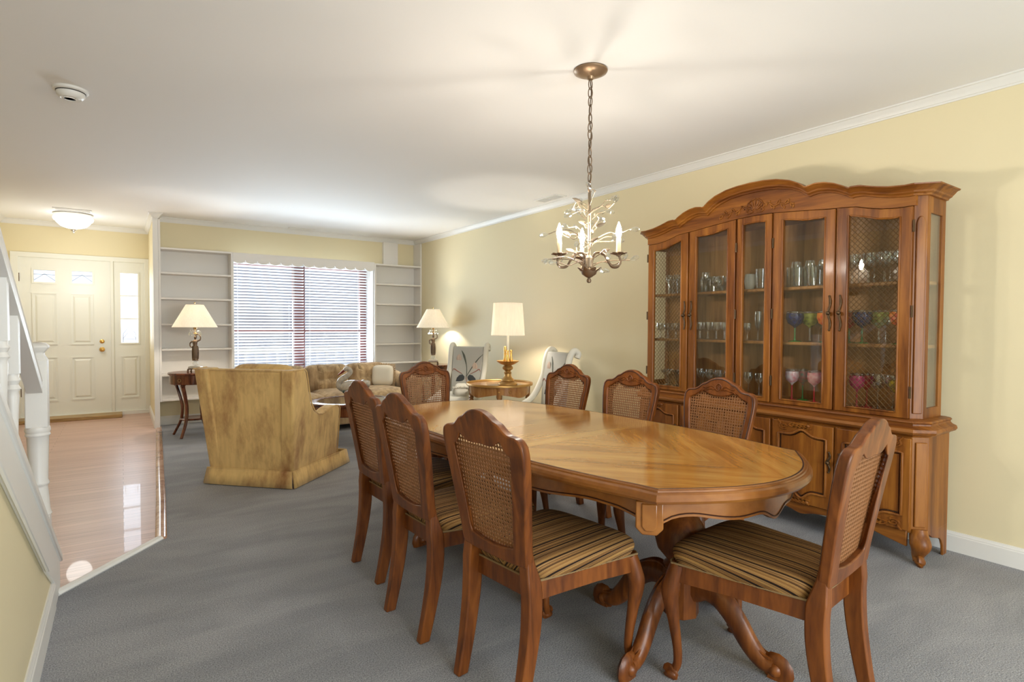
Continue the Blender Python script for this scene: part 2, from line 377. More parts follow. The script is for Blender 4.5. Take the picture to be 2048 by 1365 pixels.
def crown(name, P, nrm):                                    # crown moulding swept along P (on the wall plane), nrm points into the room
    prof = [(0,-.056),(.008,-.056),(.010,-.048),(.016,-.046),(.022,-.03),(.036,-.016),(.040,-.010),(.050,-.008),(.050,0),(0,0)]
    m = MB(); rings = []
    for (x, y), (nx, ny) in zip(P, nrm): rings.append([(x+nx*a, y+ny*a, H+b) for a, b in prof])
    m.loft(rings); return struct(m.build(name, WHITE, smooth=25))
crown('trim_crown_right', [(XW,YN),(XW,YB)], [(-1,0),(-1,-1)])
crown('trim_crown_far', [(XW,YB),(.352,YB)], [(-1,-1),(1,-1)])
crown('trim_crown_stub', [(.352,YB),(.352,YF-.012),(.310,YF-.012),(.310,YD)], [(1,-1),(1,-1),(-1,-1),(-1,-1)])
crown('trim_crown_entry', [(.310,YD),(XL,YD)], [(-1,-1),(1,-1)])
crown('trim_crown_left', [(XL,YD),(XL,YN)], [(1,-1),(1,0)])
def base(name, x0, y0, x1, y1, nx, ny, h=.105):
    prof = [(0,0),(.014,0),(.014,h*.78),(.011,h*.82),(.011,h*.87),(.007,h*.93),(.005,h),(0,h)]
    m = MB(); m.loft([[(x+nx*a, y+ny*a, b) for a, b in prof] for x, y in ((x0,y0),(x1,y1))]); return struct(m.build(name, WHITE, smooth=25))
base('baseboard_right', XW, YN, XW, YB, -1, 0); base('baseboard_far', .352, YB, XW, YB, 0, -1)
base('baseboard_foyer', .310, YF, .310, YD, -1, 0); base('baseboard_left', XL, YN, XL, YD, 1, 0)

# ------------------------------------------------------------------ stairs (half wall, skirt, steps)
kx = -.25
def capz(y): return .154+.607*(3.205-y)
poly = [(3.19,0),(3.19,capz(3.19)-.03),(-.52,2.38),(YN,2.38),(YN,0)]
m = MB(); m.prism(poly, -.10, 0, YZ(kx)); struct(m.build('wall_stair', WALL))
m = MB(); m.prism([(3.205,capz(3.205)-.035),(3.205,capz(3.205)),(-.30,capz(-.30)),(-.30,capz(-.30)-.035)], -.115, .022, YZ(kx)); struct(m.build('trim_stair_cap', WHITE, bevel=.005))
def lowz(y): return .29+.63*(2.648-y)
m = MB(); m.prism([(3.20,0),(3.20,capz(3.20)-.03),(-.3,capz(-.3)-.03),(-.3,lowz(-.3)),(2.70,lowz(2.70)),(2.98,.105),(2.98,0)], 0, .012, YZ(kx)); struct(m.build('trim_stair_skirt', WHITE, bevel=.003))
m = MB()
for o_ in (0,.02): m.prism([(2.66,lowz(2.66)-.012+o_),(2.66,lowz(2.66)+.008+o_),(-.3,lowz(-.3)+.008+o_),(-.3,lowz(-.3)-.012+o_)], .010, .022-o_*.3, YZ(kx))
struct(m.build('trim_stair_bead', WHITE, bevel=.003))
base('baseboard_stair', kx, YN, kx, 2.98, 1, 0, .125)
m = MB()
for i in range(12):
    y1 = 3.15-i*.30; m.b2(XL, kx-.10, y1-.30, y1, 0, .18*(i+1)+.0)
struct(m.build('floor_stair', PLANK, bevel=.006))
# railing: one thing
rail = thing('stair_railing', 'white painted stair railing with turned balusters beside the wood foyer floor', 'stair railing', (-.33,0,0))
def hz(y): return .941+.536*(3.329-y)
m = MB(); ys = (3.36, 1.0)
prof = [(-.028,-.055),(.028,-.055),(.030,-.02),(.024,-.008),(.030,.0),(.022,.012),(-.022,.012),(-.030,0),(-.024,-.008),(-.030,-.02)]
m.loft([[(a, y, hz(y)+b) for a, b in prof] for y in ys]); m.build('handrail', WHITE, rail, smooth=40)
for y in (2.725,2.495,2.265,2.035,1.805,1.575,1.345):
    zb, zt = capz(y)-.02, hz(y)-.05; h = zt-zb
    m = MB(); s_ = .026
    m.box((0,y,zb+h*.06),(s_*1.6,s_*1.6,h*.14)); m.box((0,y,zt-h*.13),(s_*1.7,s_*1.7,h*.27))
    m.lathe([(.019,h*.12),(.024,h*.15),(.017,h*.17),(.013,h*.3),(.017,h*.55),(.020,h*.63),(.018,h*.65),(.025,h*.665),(.018,h*.685),(.025,h*.705),(.020,h*.72),(.022,h*.75)], 14, (0,y,zb)); m.build('baluster', WHITE, rail, smooth=40)
m = MB(); s_ = .042
m.box((0,3.45,.86),(s_*2,s_*2,.32)); m.box((0,3.45,.14),(s_*2,s_*2,.28))
m.lathe([(.050,.28),(.042,.31),(.036,.40),(.034,.42),(.042,.43),(.036,.45),(.040,.60),(.042,.655),(.050,.665),(.044,.672),(.050,.685),(.046,.705)], 18, (0,3.45,0))
m.lathe([(.058,1.015),(.042,1.042),(.040,1.052),(.064,1.074),(.066,1.082),(.050,1.096),(.001,1.104)], 4, (0,3.45,0)) if False else m.loft([[(sx*h_,3.45+sy*h_,z_) for sx,sy in ((-1,-1),(1,-1),(1,1),(-1,1))] for h_,z_ in ((.042,1.018),(.030,1.042),(.029,1.052),(.046,1.076),(.047,1.084),(.034,1.098),(.004,1.104))]); m.build('newel_post', WHITE, rail, bevel=.005, smooth=40)

# ------------------------------------------------------------------ front door with sidelight
D = thing('door_1', 'white front door with two small panes and a leaded sidelight', 'door', (0,YD,0)); D['kind'] = 'structure'
m = MB()
for x0, x1 in ((dx0-.03,dx0+.045),(-.107,-.075),(.26,.335)): m.b2(x0, x1, -.022, .06, .02, 2.0)
m.b2(dx0-.03,.335,-.022,.06,1.995,2.055); m.build('frame', DOORW, D, bevel=.004)
def panelled(mb, x0, x1, z0, z1, openings, panels, y0=0.0, t=.045):
    xs = sorted(set([x0,x1]+[q for o in openings for q in o[:2]])); zs = sorted(set([z0,z1]+[q for o in openings for q in o[2:]]))
    for a, b in zip(xs, xs[1:]):
        for c_, d in zip(zs, zs[1:]):
            if not any(o[0] <= a and b <= o[1] and o[2] <= c_ and d <= o[3] for o in openings): mb.b2(a, b, y0, y0+t, c_, d)
    for (a, b, c_, d) in panels:
        out = [(a,c_),(b,c_),(b,d),(a,d)]
        def ins(q): return [(a+q,c_+q),(b-q,c_+q),(b-q,d-q),(a+q,d-q)]
        mb.ring(out, ins(.014), -.012, 0, XZ(y0)); fld = [[(q[0],y0+d_,q[1]) for q in ins(e_)] for e_,d_ in ((.030,0),(.050,-.011))]; mb.loft(fld)
ops = [(-.865,-.662,1.70,1.845),(-.498,-.295,1.705,1.85)]
m = MB()
panelled(m, dx0+.045, -.107, .05, 1.995, ops, [(-.885,-.645,.93,1.57),(-.52,-.285,.925,1.57),(-.885,-.645,.23,.78),(-.52,-.285,.23,.775)])
for a,b_,c_,d_ in ops: m.ring([(a-.02,c_-.02),(b_+.02,c_-.02),(b_+.02,d_+.02),(a-.02,d_+.02)], [(a,c_),(b_,c_),(b_,d_),(a,d_)], -.012, 0, XZ())
leaf = m.build('door_leaf', DOORW, D, smooth=0)
FROST = thin_glass('leaded_glass', (.93,.96,1.0), .03, .4, .1)
for a,b_,c_,d_ in ops:
    m = MB(); m.b2(a,b_,.018,.024,c_,d_); m.build('pane', FROST, leaf)
LEAD = plain('lead_came', (.10,.10,.11), .5, .6)
m = MB()
for a,b_,c_,d_ in ops:
    zc = (c_+d_)/2; xc = (a+b_)/2
    m.tube([(a,.016,c_+.02),(xc,.016,zc+.03),(b_,.016,c_+.02)], .0025, 5); m.tube([(a,.016,zc+.02),(b_,.016,zc+.02)], .0025, 5)
m.build('leading', LEAD, leaf)
m = MB(); so = [(-.002,.185,.945,1.25),(-.002,.185,1.265,1.55),(-.002,.185,1.565,1.85)]
panelled(m, -.075, .26, .05, 1.995, so, [(-.01,.195,.22,.775)])
m.ring([(-.022,.925),(.205,.925),(.205,1.87),(-.022,1.87)], [(-.002,.945),(.185,.945),(.185,1.85),(-.002,1.85)], -.012, 0, XZ()); sl = m.build('sidelight', DOORW, D, smooth=0)
for a,b_,c_,d_ in so:
    m = MB(); m.b2(a,b_,.018,.024,c_,d_); m.build('pane', FROST, sl)
m = MB(); m.tube([(.02,.016,.95),(.02,.016,1.06),(.09,.016,1.16),(.16,.016,1.06),(.16,.016,.95)], .0028, 5); m.tube([(.02,.016,1.0),(.09,.016,1.10),(.16,.016,1.0)], .0028, 5); m.tube([(.02,.016,.99),(.16,.016,.99)], .0028, 5); m.build('leading', LEAD, sl)
for z, nm, r in ((.965,'deadbolt',.026),(.862,'door_knob',.031)):
    m = MB(); fr = [(r,0),(r,.006),(r*.55,.010)]+([(r*.35,.022),(r*.7,.034),(r*.95,.046),(r*.85,.060),(r*.3,.066),(.001,.067)] if nm == 'door_knob' else [(r*.5,.022),(.001,.024)])
    m.M = Matrix.Translation((-.203,0,z)) @ Matrix.Rotation(radians(90), 4, 'X'); m.lathe(fr, 18); m.build(nm, GOLD, D, smooth=50)
for z in (1.75,1.0,.35):
    m = MB(); m.tube([(dx0+.045,-.006,z-.05),(dx0+.045,-.006,z+.05)], .007, 8); m.build('hinge', DKBRASS, D)
m = MB(); m.b2(dx0,.30,-.03,.10,.0,.052); m.build('sill', DOORW, D, bevel=.003)
OAKT = wood('threshold_oak', (.22,.12,.035), (.40,.25,.085), (.52,.34,.13), (1.5,14,14), .4, .1)
m = MB(); m.b2(-1.05, .0, YD-.30, YD-.02, .004, .045); tag(m.build('threshold_board', OAKT, bevel=.006), 'oak threshold board lying at the foot of the white front door', 'threshold')

# ------------------------------------------------------------------ far window: frame, blinds, outside
RED = plain('window_frame_redbrown', (.16,.045,.04), .5)
m = MB(); y0 = YB+.06
for x0, x1 in ((wx0,wx0+.05),(1.885,2.035),(2.80,wx1)): m.b2(x0, x1, y0, y0+.06, wz0, wz1)
for z0, z1 in ((wz0,wz0+.06),(1.08,1.13),(wz1-.05,wz1)): m.b2(wx0+.001, wx1-.001, y0+.004, y0+.056, z0, z1)
wn = struct(m.build('window_1', RED, bevel=.003))
for x0, x1 in ((wx0+.05,1.885),(2.035,2.80)):
    for z0, z1 in ((wz0+.06,1.08),(1.13,wz1-.05)):
        m = MB(); m.b2(x0,x1,y0+.03,y0+.036,z0,z1); m.build('pane', GLASS, wn)
m = MB(); m.b2(wx0,wx0+.012,YF+.03,YB+.06,wz0,wz1); m.b2(wx1-.012,wx1,YF+.03,YB+.06,wz0,wz1); m.b2(wx0,wx1,YF+.03,YB+.06,wz0-.02,wz0); struct(m.build('trim_window_jamb', WHITE))
SLAT = plain('blind_slat_white', (.76,.76,.79), .45)
for i, (x0, x1) in enumerate(((1.138,2.000),(2.018,2.872))):
    bl = thing('window_blind', 'white slatted blind over the %s half of the far window' % ('left' if i == 0 else 'right'), 'window blind', ((x0+x1)/2, YB-.03, 0), 0, 'slatted blinds in the far window'); hw = (x1-x0)/2
    m = MB(); z = .60; a = radians(-26)
    while z < 1.97:
        c_, s_ = cos(a)*.020, sin(a)*.020
        m.loft([[(x,-c_,z-s_),(x,0,z+.003),(x,c_,z+s_),(x,0,z+.0005)] for x in (-hw,hw)]); z += .0378
    m.build('slats', SLAT, bl, smooth=60)
    m = MB(); m.b2(-hw,hw,-.022,.022,1.965,1.995); m.build('headrail', SLAT, bl)
    m = MB(); m.b2(-hw,hw,-.024,.024,.56,.58); m.build('bottom_rail', SLAT, bl)
    for x in (-hw*.86, hw*.70):
        m = MB()
        for dy in (-.026,.026): m.tube([(x,dy,.57),(x,dy,1.97)], .0016, 5)
        m.build('ladder_cord', SLAT, bl)
m = MB(); m.b2(-14,18,9.6,40,-.45,-.35); struct(m.build('ground_outside', plain('pavement_pale', (.36,.36,.37), .8)))
m = MB(); m.b2(-14,18,YB+.2,9.6,-.45,-.06); struct(m.build('ground_porch', plain('porch_concrete', (.34,.34,.36), .8)))
m = MB(); m.b2(1.5,10,19,19.2,-.3,3.2); struct(m.build('wall_neighbour', plain('siding_pale', (.26,.26,.32), .7)))
pr = thing('porch_railing', 'white porch railing seen through the blinds of the far window', 'railing', (2.1,9.4,-.06))
m = MB(); m.b2(-2,2,-.03,.03,.82,.88); m.b2(-2,2,-.02,.02,.10,.14)
PGR = plain('porch_paint', (.24,.24,.28), .5); m.build('rail', PGR, pr)
for k in range(26):
    m = MB(); m.b2(-1.95+k*.155,-1.92+k*.155,-.015,.015,-.0,.84); m.build('baluster', PGR, pr)

# ------------------------------------------------------------------ built-in shelves and scalloped valance
SH = plain('shelf_white_paint', (.80,.77,.73), .45)
def shelf_unit(name, label, x0, x1, zs, zbot, backtop):
    t = thing(name, label, 'shelves', ((x0+x1)/2, YB, 0)); hw = (x1-x0)/2; d = YB-YF
    for sx in (-1,1):
        m = MB(); m.b2(sx*hw-.011-sx*.011, sx*hw+.011-sx*.011, -d, -.001, zbot, 2.38 if (sx > 0) == (x0 > 1) else backtop); m.build('side_panel', SH, t, bevel=.002)
    m = MB(); m.b2(-hw,hw,-.012,-.001,zbot,backtop); m.build('back_panel', SH, t)
    for z in zs:
        m = MB(); m.b2(-hw+.022,hw-.022,-d,-.012,z-.022,z); m.build('shelf', SH, t, bevel=.002)
    return t
shelf_unit('built_in_shelves', 'empty white built-in shelves left of the far window, behind the lamp table', .354, 1.118, (.327,.612,.908,1.196,1.495,1.786,2.065), .300, 2.065)
shelf_unit('built_in_shelves', 'empty white built-in shelves right of the far window, in the room corner', 2.902, 3.622, (.327,.665,.932,1.208,1.495,1.776,2.050), .300, 2.05)
m = MB(); n = 13; x0, x1 = 1.119, 2.901; zt, zb = 2.062, 1.962; pts = [(x1,zt),(x0,zt)]
for k in range(n):
    a = x0+(x1-x0)*k/n; b_ = x0+(x1-x0)*(k+1)/n
    pts += [(a+(b_-a)*q, zb+.012*(1 if q in (0.0,) else 0)-.028*sin(pi*q)**.7) for q in (0.0,.08,.2,.35,.5,.65,.8,.92)]
pts.append((x1,zb+.012)); m.prism(pts[::-1], -.02, 0, XZ(YF+.02))
tag(m.build('valance', SH, bevel=.002), 'white scalloped wooden valance board above the far window blinds', 'valance')
m = MB(); m.b2(3.11,3.33,YB-.05,YB-.001,2.05,2.385); struct(m.build('trim_duct_cover', SH))

# ------------------------------------------------------------------ ceiling fixtures
def vent(label, loc, lx, ly):
    t = thing('air_vent', label, 'vent', loc)
    m = MB(); q = .018; m.ring([(-lx,-ly),(lx,-ly),(lx,ly),(-lx,ly)], [(-lx+q,-ly+q),(lx-q,-ly+q),(lx-q,ly-q),(-lx+q,ly-q)], -.008, 0, XY()); m.build('frame', WHITE, t, bevel=.002)
    m = MB(); m.b2(-lx+q,lx-q,-ly+q,ly-q,-.001,0); m.build('duct', plain('duct_dark', (.04,.04,.04), .8), t)
    m = MB(); n = 7
    L_, S_ = (lx, ly) if lx > ly else (ly, lx)
    for k in range(n):
        p = -S_+q+(2*S_-2*q)*(k+.5)/n
        if lx > ly: m.box((0,p,-.005),(2*lx-2*q,.006,.008))
        else: m.box((p,0,-.005),(.006,2*ly-2*q,.008))
    m.box((0,0,-.004),(.012,2*ly-2*q,.008) if lx > ly else (2*lx-2*q,.012,.008)); m.build('louvre', WHITE, t)
vent('white ceiling vent behind the chandelier near the right wall', (3.46,4.32,H), .07, .17)
vent('white ceiling vent above the far window valance', (1.95,7.58,H), .17, .05)
vent('white ceiling vent beside the domed foyer light', (-.42,7.83,H), .17, .07)
t = thing('smoke_detector', 'round white smoke detector on the ceiling', 'smoke detector', (-.205,3.83,H))
m = MB(); m.lathe([(.078,0),(.078,-.012),(.072,-.016),(.001,-.016)], 28); m.build('base', WHITE, t, smooth=40)
m = MB(); m.lathe([(.064,-.020),(.062,-.034),(.052,-.046),(.046,-.050),(.044,-.048),(.001,-.048)], 28); m.sphere((.028,-.02,-.048),.012,10,6,(1,1,.5)); m.lathe([(.030,-.048),(.030,-.052),(.026,-.052),(.026,-.048)],24,(-.005,.005,0)); m.build('cover', WHITE, t, smooth=40)
m = MB(); m.lathe([(.066,-.0155),(.066,-.0205),(.001,-.0205)], 28); m.build('sensor_slot', plain('slot_dark', (.05,.045,.04), .7), t)
t = thing('ceiling_light', 'lit white glass dome light on the foyer ceiling', 'ceiling light', (-.43,8.12,H))
m = MB(); m.lathe([(.17,0),(.185,-.012),(.17,-.03),(.001,-.03)], 32); m.build('pan', WHITE, t, smooth=40)
m = MB(); m.lathe([(.175,-.03),(.188,-.055),(.178,-.08),(.165,-.085),(.155,-.105),(.12,-.14),(.07,-.162),(.001,-.17)], 36); m.build('glass_dome', emit('dome_glass_lit', (1.0,.98,.93), 2.2), t, smooth=60)
m = MB(); m.lathe([(.02,-.165),(.032,-.178),(.024,-.19),(.01,-.2),(.014,-.21),(.001,-.222)], 16); m.build('finial', plain('finial_nickel', (.45,.40,.33), .35, .8), t, smooth=50)
l = bpy.data.lights.new('foyer_glow', 'POINT'); l.energy = 8; l.color = (1,1,.97); l.shadow_soft_size = .12
o = bpy.data.objects.new('foyer_glow', l); COL.objects.link(o); o.location = (-.43,8.12,H-.75)

# ================================================================== dining table
T = thing('dining_table', 'oval polished wood dining table on carved pedestals under the chandelier', 'table', (1.704,2.083,0), radians(3))
TZ = .70
def table_outline():
    q = []
    for i in range(25): y = .955*i/24; q.append((.555-.108*(y/.955)**2.8+.013*exp(-((y-.955)/.06)**2), y))
    for i in range(1, 25): x = .46*(1-i/24); q.append((x, 1.147-.200*(x/.46)**2+.008*exp(-((x-.46)/.05)**2)))
    full = q + [(-x, y) for x, y in reversed(q[:-1])]
    lower = [(x, -y) for x, y in full]
    return full[:-1] + lower[::-1][:-1] if False else full + [(x, y) for x, y in reversed(lower)][1:-1]
OUT = table_outline()
def inset(poly, d):
    n = len(poly); o = []
    for i in range(n):
        a, b = Vector(poly[i-1]), Vector(poly[(i+1) % n]); t = (b-a).normalized(); o.append((poly[i][0]-t.y*d, poly[i][1]+t.x*d))
    return o
def top_piece(name, y0, y1, mat):
    prof = [(.075,-.046),(.02,-.046),(.007,-.041),(.0005,-.032),(.0005,-.022),(.006,-.013),(.013,-.0085),(.017,-.008),(.019,-.003),(.025,-.003),(.028,0)]
    m = MB(); m.loft([[(x,y,TZ+z) for x, y in inset(OUT, d)] for d, z in prof])
    me = bpy.data.meshes.new(name); me.from_pydata(m.v, [], m.f); bm = bmesh.new(); bm.from_mesh(me)
    for yy, nrm in ((y0,(0,-1,0)),(y1,(0,1,0))):
        if yy is None: continue
        g = bmesh.ops.bisect_plane(bm, geom=bm.verts[:]+bm.edges[:]+bm.faces[:], plane_co=(0,yy,0), plane_no=nrm, clear_outer=True)
        ed = [e for e in g['geom_cut'] if isinstance(e, bmesh.types.BMEdge)]
        bmesh.ops.edgeloop_fill(bm, edges=ed)
    bmesh.ops.recalc_face_normals(bm, faces=bm.faces)
    bm.to_mesh(me); bm.free()
    for p in me.polygons: p.use_smooth = True
    me.set_sharp_from_angle(angle=radians(25)); me.materials.append(mat); me.materials.append(TABED)
    for p in me.polygons:
        if not (p.normal.z > .99 and p.area > .01): p.material_index = 1
    o = bpy.data.objects.new(name, me); COL.objects.link(o); o.parent = T; return o
top_piece('tabletop_end', .2555, None, TABLEW); top_piece('tabletop_end', None, -.2555, TABLEW)
top_piece('table_leaf', -.2545, .2545, TABLEL)
m = MB(); ip = inset(OUT, .028); jp = inset(OUT, .0335)
m.ring(ip, jp, TZ-.003, TZ+.0004, XY()); m.build('edge_groove', DARKW, T)
# apron with scalloped lower edge
AP = inset(OUT, .065); n = len(AP)
def zb(x, y):
    if abs(y) < .90:
        s = abs(y)/.90; return .592-.040*exp(-(s/.09)**2)-.012*exp(-((s-.42)/.2)**2)+.012*exp(-((s-.75)/.13)**2)-.026*max(0,(s-.88)/.12)
    s = abs(x)/.42; return .592-.034*exp(-(s/.12)**2)-.010*exp(-((s-.40)/.18)**2)+.010*exp(-((s-.75)/.13)**2)-.026*max(0,(s-.86)/.14)
in2 = inset(OUT, .085)
m = MB(); m.loft([[(x,y,TZ-.05) for x,y in AP],[(x,y,zb(x,y)) for x,y in AP],[(x,y,zb(x*1.02,y)) for x,y in in2],[(x,y,TZ-.05) for x,y in in2]], True, False)
m.build('apron', TABED, T, smooth=30)
m = MB(); o_ = inset(OUT, .0635); m.tube([(x,y,zb(x,y)+.010) for x,y in o_], .0022, 5, closed=True, up=(0,0,1)); m.build('apron_line', DARKW, T)
for sx in (-1,1):
    for sy in (-1,1):
        m = MB(); m.M = Matrix.Translation((sx*.415,sy*.895,0)) @ Matrix.Rotation(atan2(sy*.62,sx*.78), 4, 'Z')
        m.prism([(-.042,TZ-.05),(.042,TZ-.05),(.042,.566),(.022,.545),(-.022,.545),(-.042,.566)], -.03, .014, YZ(0))
        m.prism([(-.024,TZ-.056),(.024,TZ-.056),(.024,.572),(.013,.558),(-.013,.558),(-.024,.572)], .0, .019, YZ(0)); m.build('corner_block', TABED, T, bevel=.004)
# pedestals
for sy in (-1,1):
    m = MB(); m.lathe([(.001,.62),(.062,.615),(.062,.59),(.050,.578),(.045,.56),(.047,.52),(.062,.50),(.048,.485),(.072,.455),(.092,.42),(.098,.385),(.088,.345),(.062,.315),(.050,.30),(.066,.285),(.060,.27)], 28, (0,sy*.72,0))
    m.lathe([(.066,.272),(.068,.10),(.05,.09),(.001,.09)], 8, (0,sy*.72,0)); ped = m.build('pedestal', CHAIRW, T, smooth=40)
    m = MB(); m.b2(-.16,.16,sy*.72-.16,sy*.72+.16,.595,.65); m.build('pedestal_block', TABED, T, bevel=.005)
    for k in range(4):
        a = pi/2*k+radians(7); m = MB(); m.M = Matrix.Translation((0,sy*.72,0)) @ Matrix.Rotation(a, 4, 'Z')
        P = cr([(.045,0,.205),(.10,0,.225),(.16,0,.205),(.215,0,.150),(.262,0,.085),(.305,0,.045),(.345,0,.038)], 5)
        R = [(.052-.024*i/(len(P)-1), .030-.004*i/(len(P)-1)) for i in range(len(P))]
        m.tube(P, R, 10, up=(0,0,1))
        m.tube([(x,.012,z+r[0]*.93) for (x,y,z),r in zip(P,R)], .006, 6); m.tube([(x,-.012,z+r[0]*.93) for (x,y,z),r in zip(P,R)], .006, 6)
        sp = [(.352+.030*cos(t)*(1-t/9), 0, .034+.030*sin(t)*(1-t/9)) for t in [q*.5-2.2 for q in range(14)]]
        m.tube(sp, .016, 8, flat=(1,1.9), up=(0,1,0)); m.sphere((.352,0,.032),.026,10,6,(1,1.2,1)); m.build('leg', CHAIRW, T, smooth=50)

# ================================================================== dining chairs
def back_y(z): t = (z-.38)/.546; return -.004-.088*t-.0*t*t+.02*t*(1-t)
CH = thing('dining_chair', 'x', 'chair', (0,0,0), 0, 'cane-backed dining chairs around the table')
half_out = [(.158,.452),(.162,.50),(.172,.58),(.186,.68),(.197,.76),(.201,.81),(.198,.838),(.186,.855),(.166,.862),(.146,.862),(.128,.868),(.112,.880),(.098,.893),(.086,.897),(.076,.899),(.060,.911),(.038,.922),(.018,.927),(0,.928)]
half_in = [(.122,.502),(.128,.53),(.136,.58),(.150,.68),(.160,.76),(.164,.80),(.160,.815),(.148,.821),(.135,.825),(.118,.836),(.104,.846),(.094,.851),(.084,.851),(.072,.846),(.052,.838),(.026,.832),(0,.831)]
def closed_loop(half, bot): # right side up then mirrored down, bottom curve appended
    r = half; l = [(-x,z) for x,z in reversed(half[:-1])]; return r+l+bot
outl = resample(closed_loop(half_out, [(-.08,.446),(0,.444),(.08,.446)]), 120)
inl0 = closed_loop(half_in, [(-.06,.490),(0,.486),(.06,.490)])
inl = resample(inl0, 120)
# match inner samples by angle so the ring never twists
def by_angle(poly, c0, N):
    P = resample(poly, 1440); out = []; ang = [(atan2(b-c0[1], a-c0[0]) % (2*pi), (a,b)) for a,b in P]; ang.sort()
    import bisect
    keys = [q[0] for q in ang]
    for k in range(N):
        i = bisect.bisect(keys, 2*pi*k/N) % len(ang); out.append(ang[i][1])
    return out
NA = 180; outl = by_angle(outl, (0,.68), NA); inl = by_angle(inl, (0,.68), NA)
fr = lambda a, b, d: (a, back_y(b)+d, b)
half_bk = [(.102,.503),(.106,.53),(.112,.58),(.122,.66),(.132,.74),(.138,.785),(.137,.797),(.128,.800),(.120,.806),(.110,.820),(.100,.836),(.094,.838),(.084,.828),(.068,.818),(.050,.814),(.024,.815),(0,.817)]
bkl = by_angle(resample(closed_loop(half_bk, [(-.05,.492),(0,.488),(.05,.492)]), 400), (0,.68), NA)
m = MB(); K4 = [[fr(a,b,-.016) for a,b in outl],[fr(a,b,.016) for a,b in outl],[fr(a,b,.016) for a,b in inl],[fr(a,b,.004) for a,b in inl],[fr(a,b,-.016) for a,b in bkl]]; K4.append(K4[0])
m.loft(K4, True, False); m.build('back_frame', CHAIRW, CH, bevel=.005, smooth=40)
m = MB()                                                            # raised bead and groove on the front of the frame
sc = [(a*.955, .68+(b-.68)*.965) for a,b in outl if b > .50]
i0 = max(range(len(sc)), key=lambda i: hypot(sc[i][0]-sc[i-1][0], sc[i][1]-sc[i-1][1])); sc = sc[i0:]+sc[:i0]
m.tube([fr(a,b,.0165) for a,b in sc], .0026, 6, up=(0,1,0)); m.build('frame_bead', DARKW, CH)
m = MB()                                                            # crest carving: shell and scrolling leaves
def ft(pts, r): m.tube([fr(a,b,.017) for a,b in cr(pts,5)], r, 6)
ft([(-.010,.862),(-.020,.875),(-.010,.890),(0,.895),(.010,.890),(.020,.875),(.010,.862),(0,.858)], .0035)
for q in (-.009,0,.009): ft([(q*.4,.862),(q,.885)], .0022)
for s_ in (-1,1):
    ft([(s_*.020,.872),(s_*.038,.882),(s_*.055,.878),(s_*.070,.870),(s_*.090,.872)], .003); ft([(s_*.018,.866),(s_*.04,.868),(s_*.06,.862),(s_*.085,.858),(s_*.096,.848)], .003)
    ft([(s_*.030,.872),(s_*.036,.866),(s_*.030,.862)], .0025)
m.build('crest_carving', CHAIRW, CH, smooth=60)
m = MB()                                                            # woven cane: real holes
def inside(a, b):
    c_ = False; n_ = len(inl0)
    for i in range(n_):
        x0, y0 = inl0[i]; x1, y1 = inl0[i-1]
        if (y0 > b) != (y1 > b) and a < (x1-x0)*(b-y0)/(y1-y0)+x0: c_ = not c_
    return c_
cs = .0138
for i in range(-15, 16):
    for j in range(36):
        a, b = i*cs, .478+j*cs
        if b > .86 or not any(inside(a+da, b+db) for da in (-cs,0,cs) for db in (-cs,0,cs)): continue
        o_ = []; n_ = []
        for k in range(8):
            t = pi/4*k; q = cs*.5*(sqrt(2) if k % 2 else 1); o_.append(fr(a+q*cos(t), b+q*sin(t), .006)); n_.append(fr(a+cs*.35*cos(t+.39), b+cs*.35*sin(t+.39), .006))
        m.add(o_+n_, [(k, (k+1) % 8, 8+(k+1) % 8, 8+k) for k in range(8)])
m.build('cane_panel', CANE, CH, smooth=0, solid=.0025)
# seat frame (curved rails), cushion
fh = .226
plan = [(.150,.012),(.168,.10),(.195,.26),(.221,.40),(fh,.428),(.212,.440),(.14,.452),(0,.458)]
plan = plan+[(-x,y) for x,y in reversed(plan[:-1])]
def rz_(x, y):
    if y > .425: return .345-.016*exp(-(x/.05)**2)+.014*exp(-((abs(x)-.12)/.05)**2)
    return .338+.006*sin(pi*(y/.43))
m = MB(); pin = [(x*.88, (y-.22)*.88+.22) for x,y in plan]
m.loft([[(x,y,.400) for x,y in plan],[(x,y,rz_(x,y)) for x,y in plan],[(x,y,rz_(x,y)) for x,y in pin],[(x,y,.400) for x,y in pin]], True, False)
m.build('seat_frame', CHAIRW, CH, smooth=35)
m = MB()
def cush(u, v):
    a = 2*pi*u; e = .30
    c_, s_ = cos(a), sin(a); X = (abs(c_)**e)*(1 if c_ >= 0 else -1); Y = (abs(s_)**e)*(1 if s_ >= 0 else -1)
    if v < .5: rr = 1-.0*(v); k = v/.5; zz = .397+.036*k; rr = .955+.045*sin(pi*k*.5)
    else:
        k = (v-.5)/.5; rr = cos(k*pi/2)**.55 if k < 1 else 0.0; zz = .433+.034*(1-(1-k)**2.2)
    y = .232+.222*Y*rr; w = .165+(.238-.165)*min(1, max(0, (y-.02)/.40)); return (X*rr*w, y+(.012*(1-X*X*rr*rr) if Y > 0 else 0)*abs(Y*rr), zz)
m.grid(cush, 56, 15, True); m.build('seat', STRIPE, CH, smooth=60)
m = MB(); m.tube([(x*1.015,y+.002,.401) for x,y in plan], .0038, 6, closed=True, up=(0,0,1)); m.build('seat_piping', plain('piping_tan', (.22,.14,.06), .8), CH)
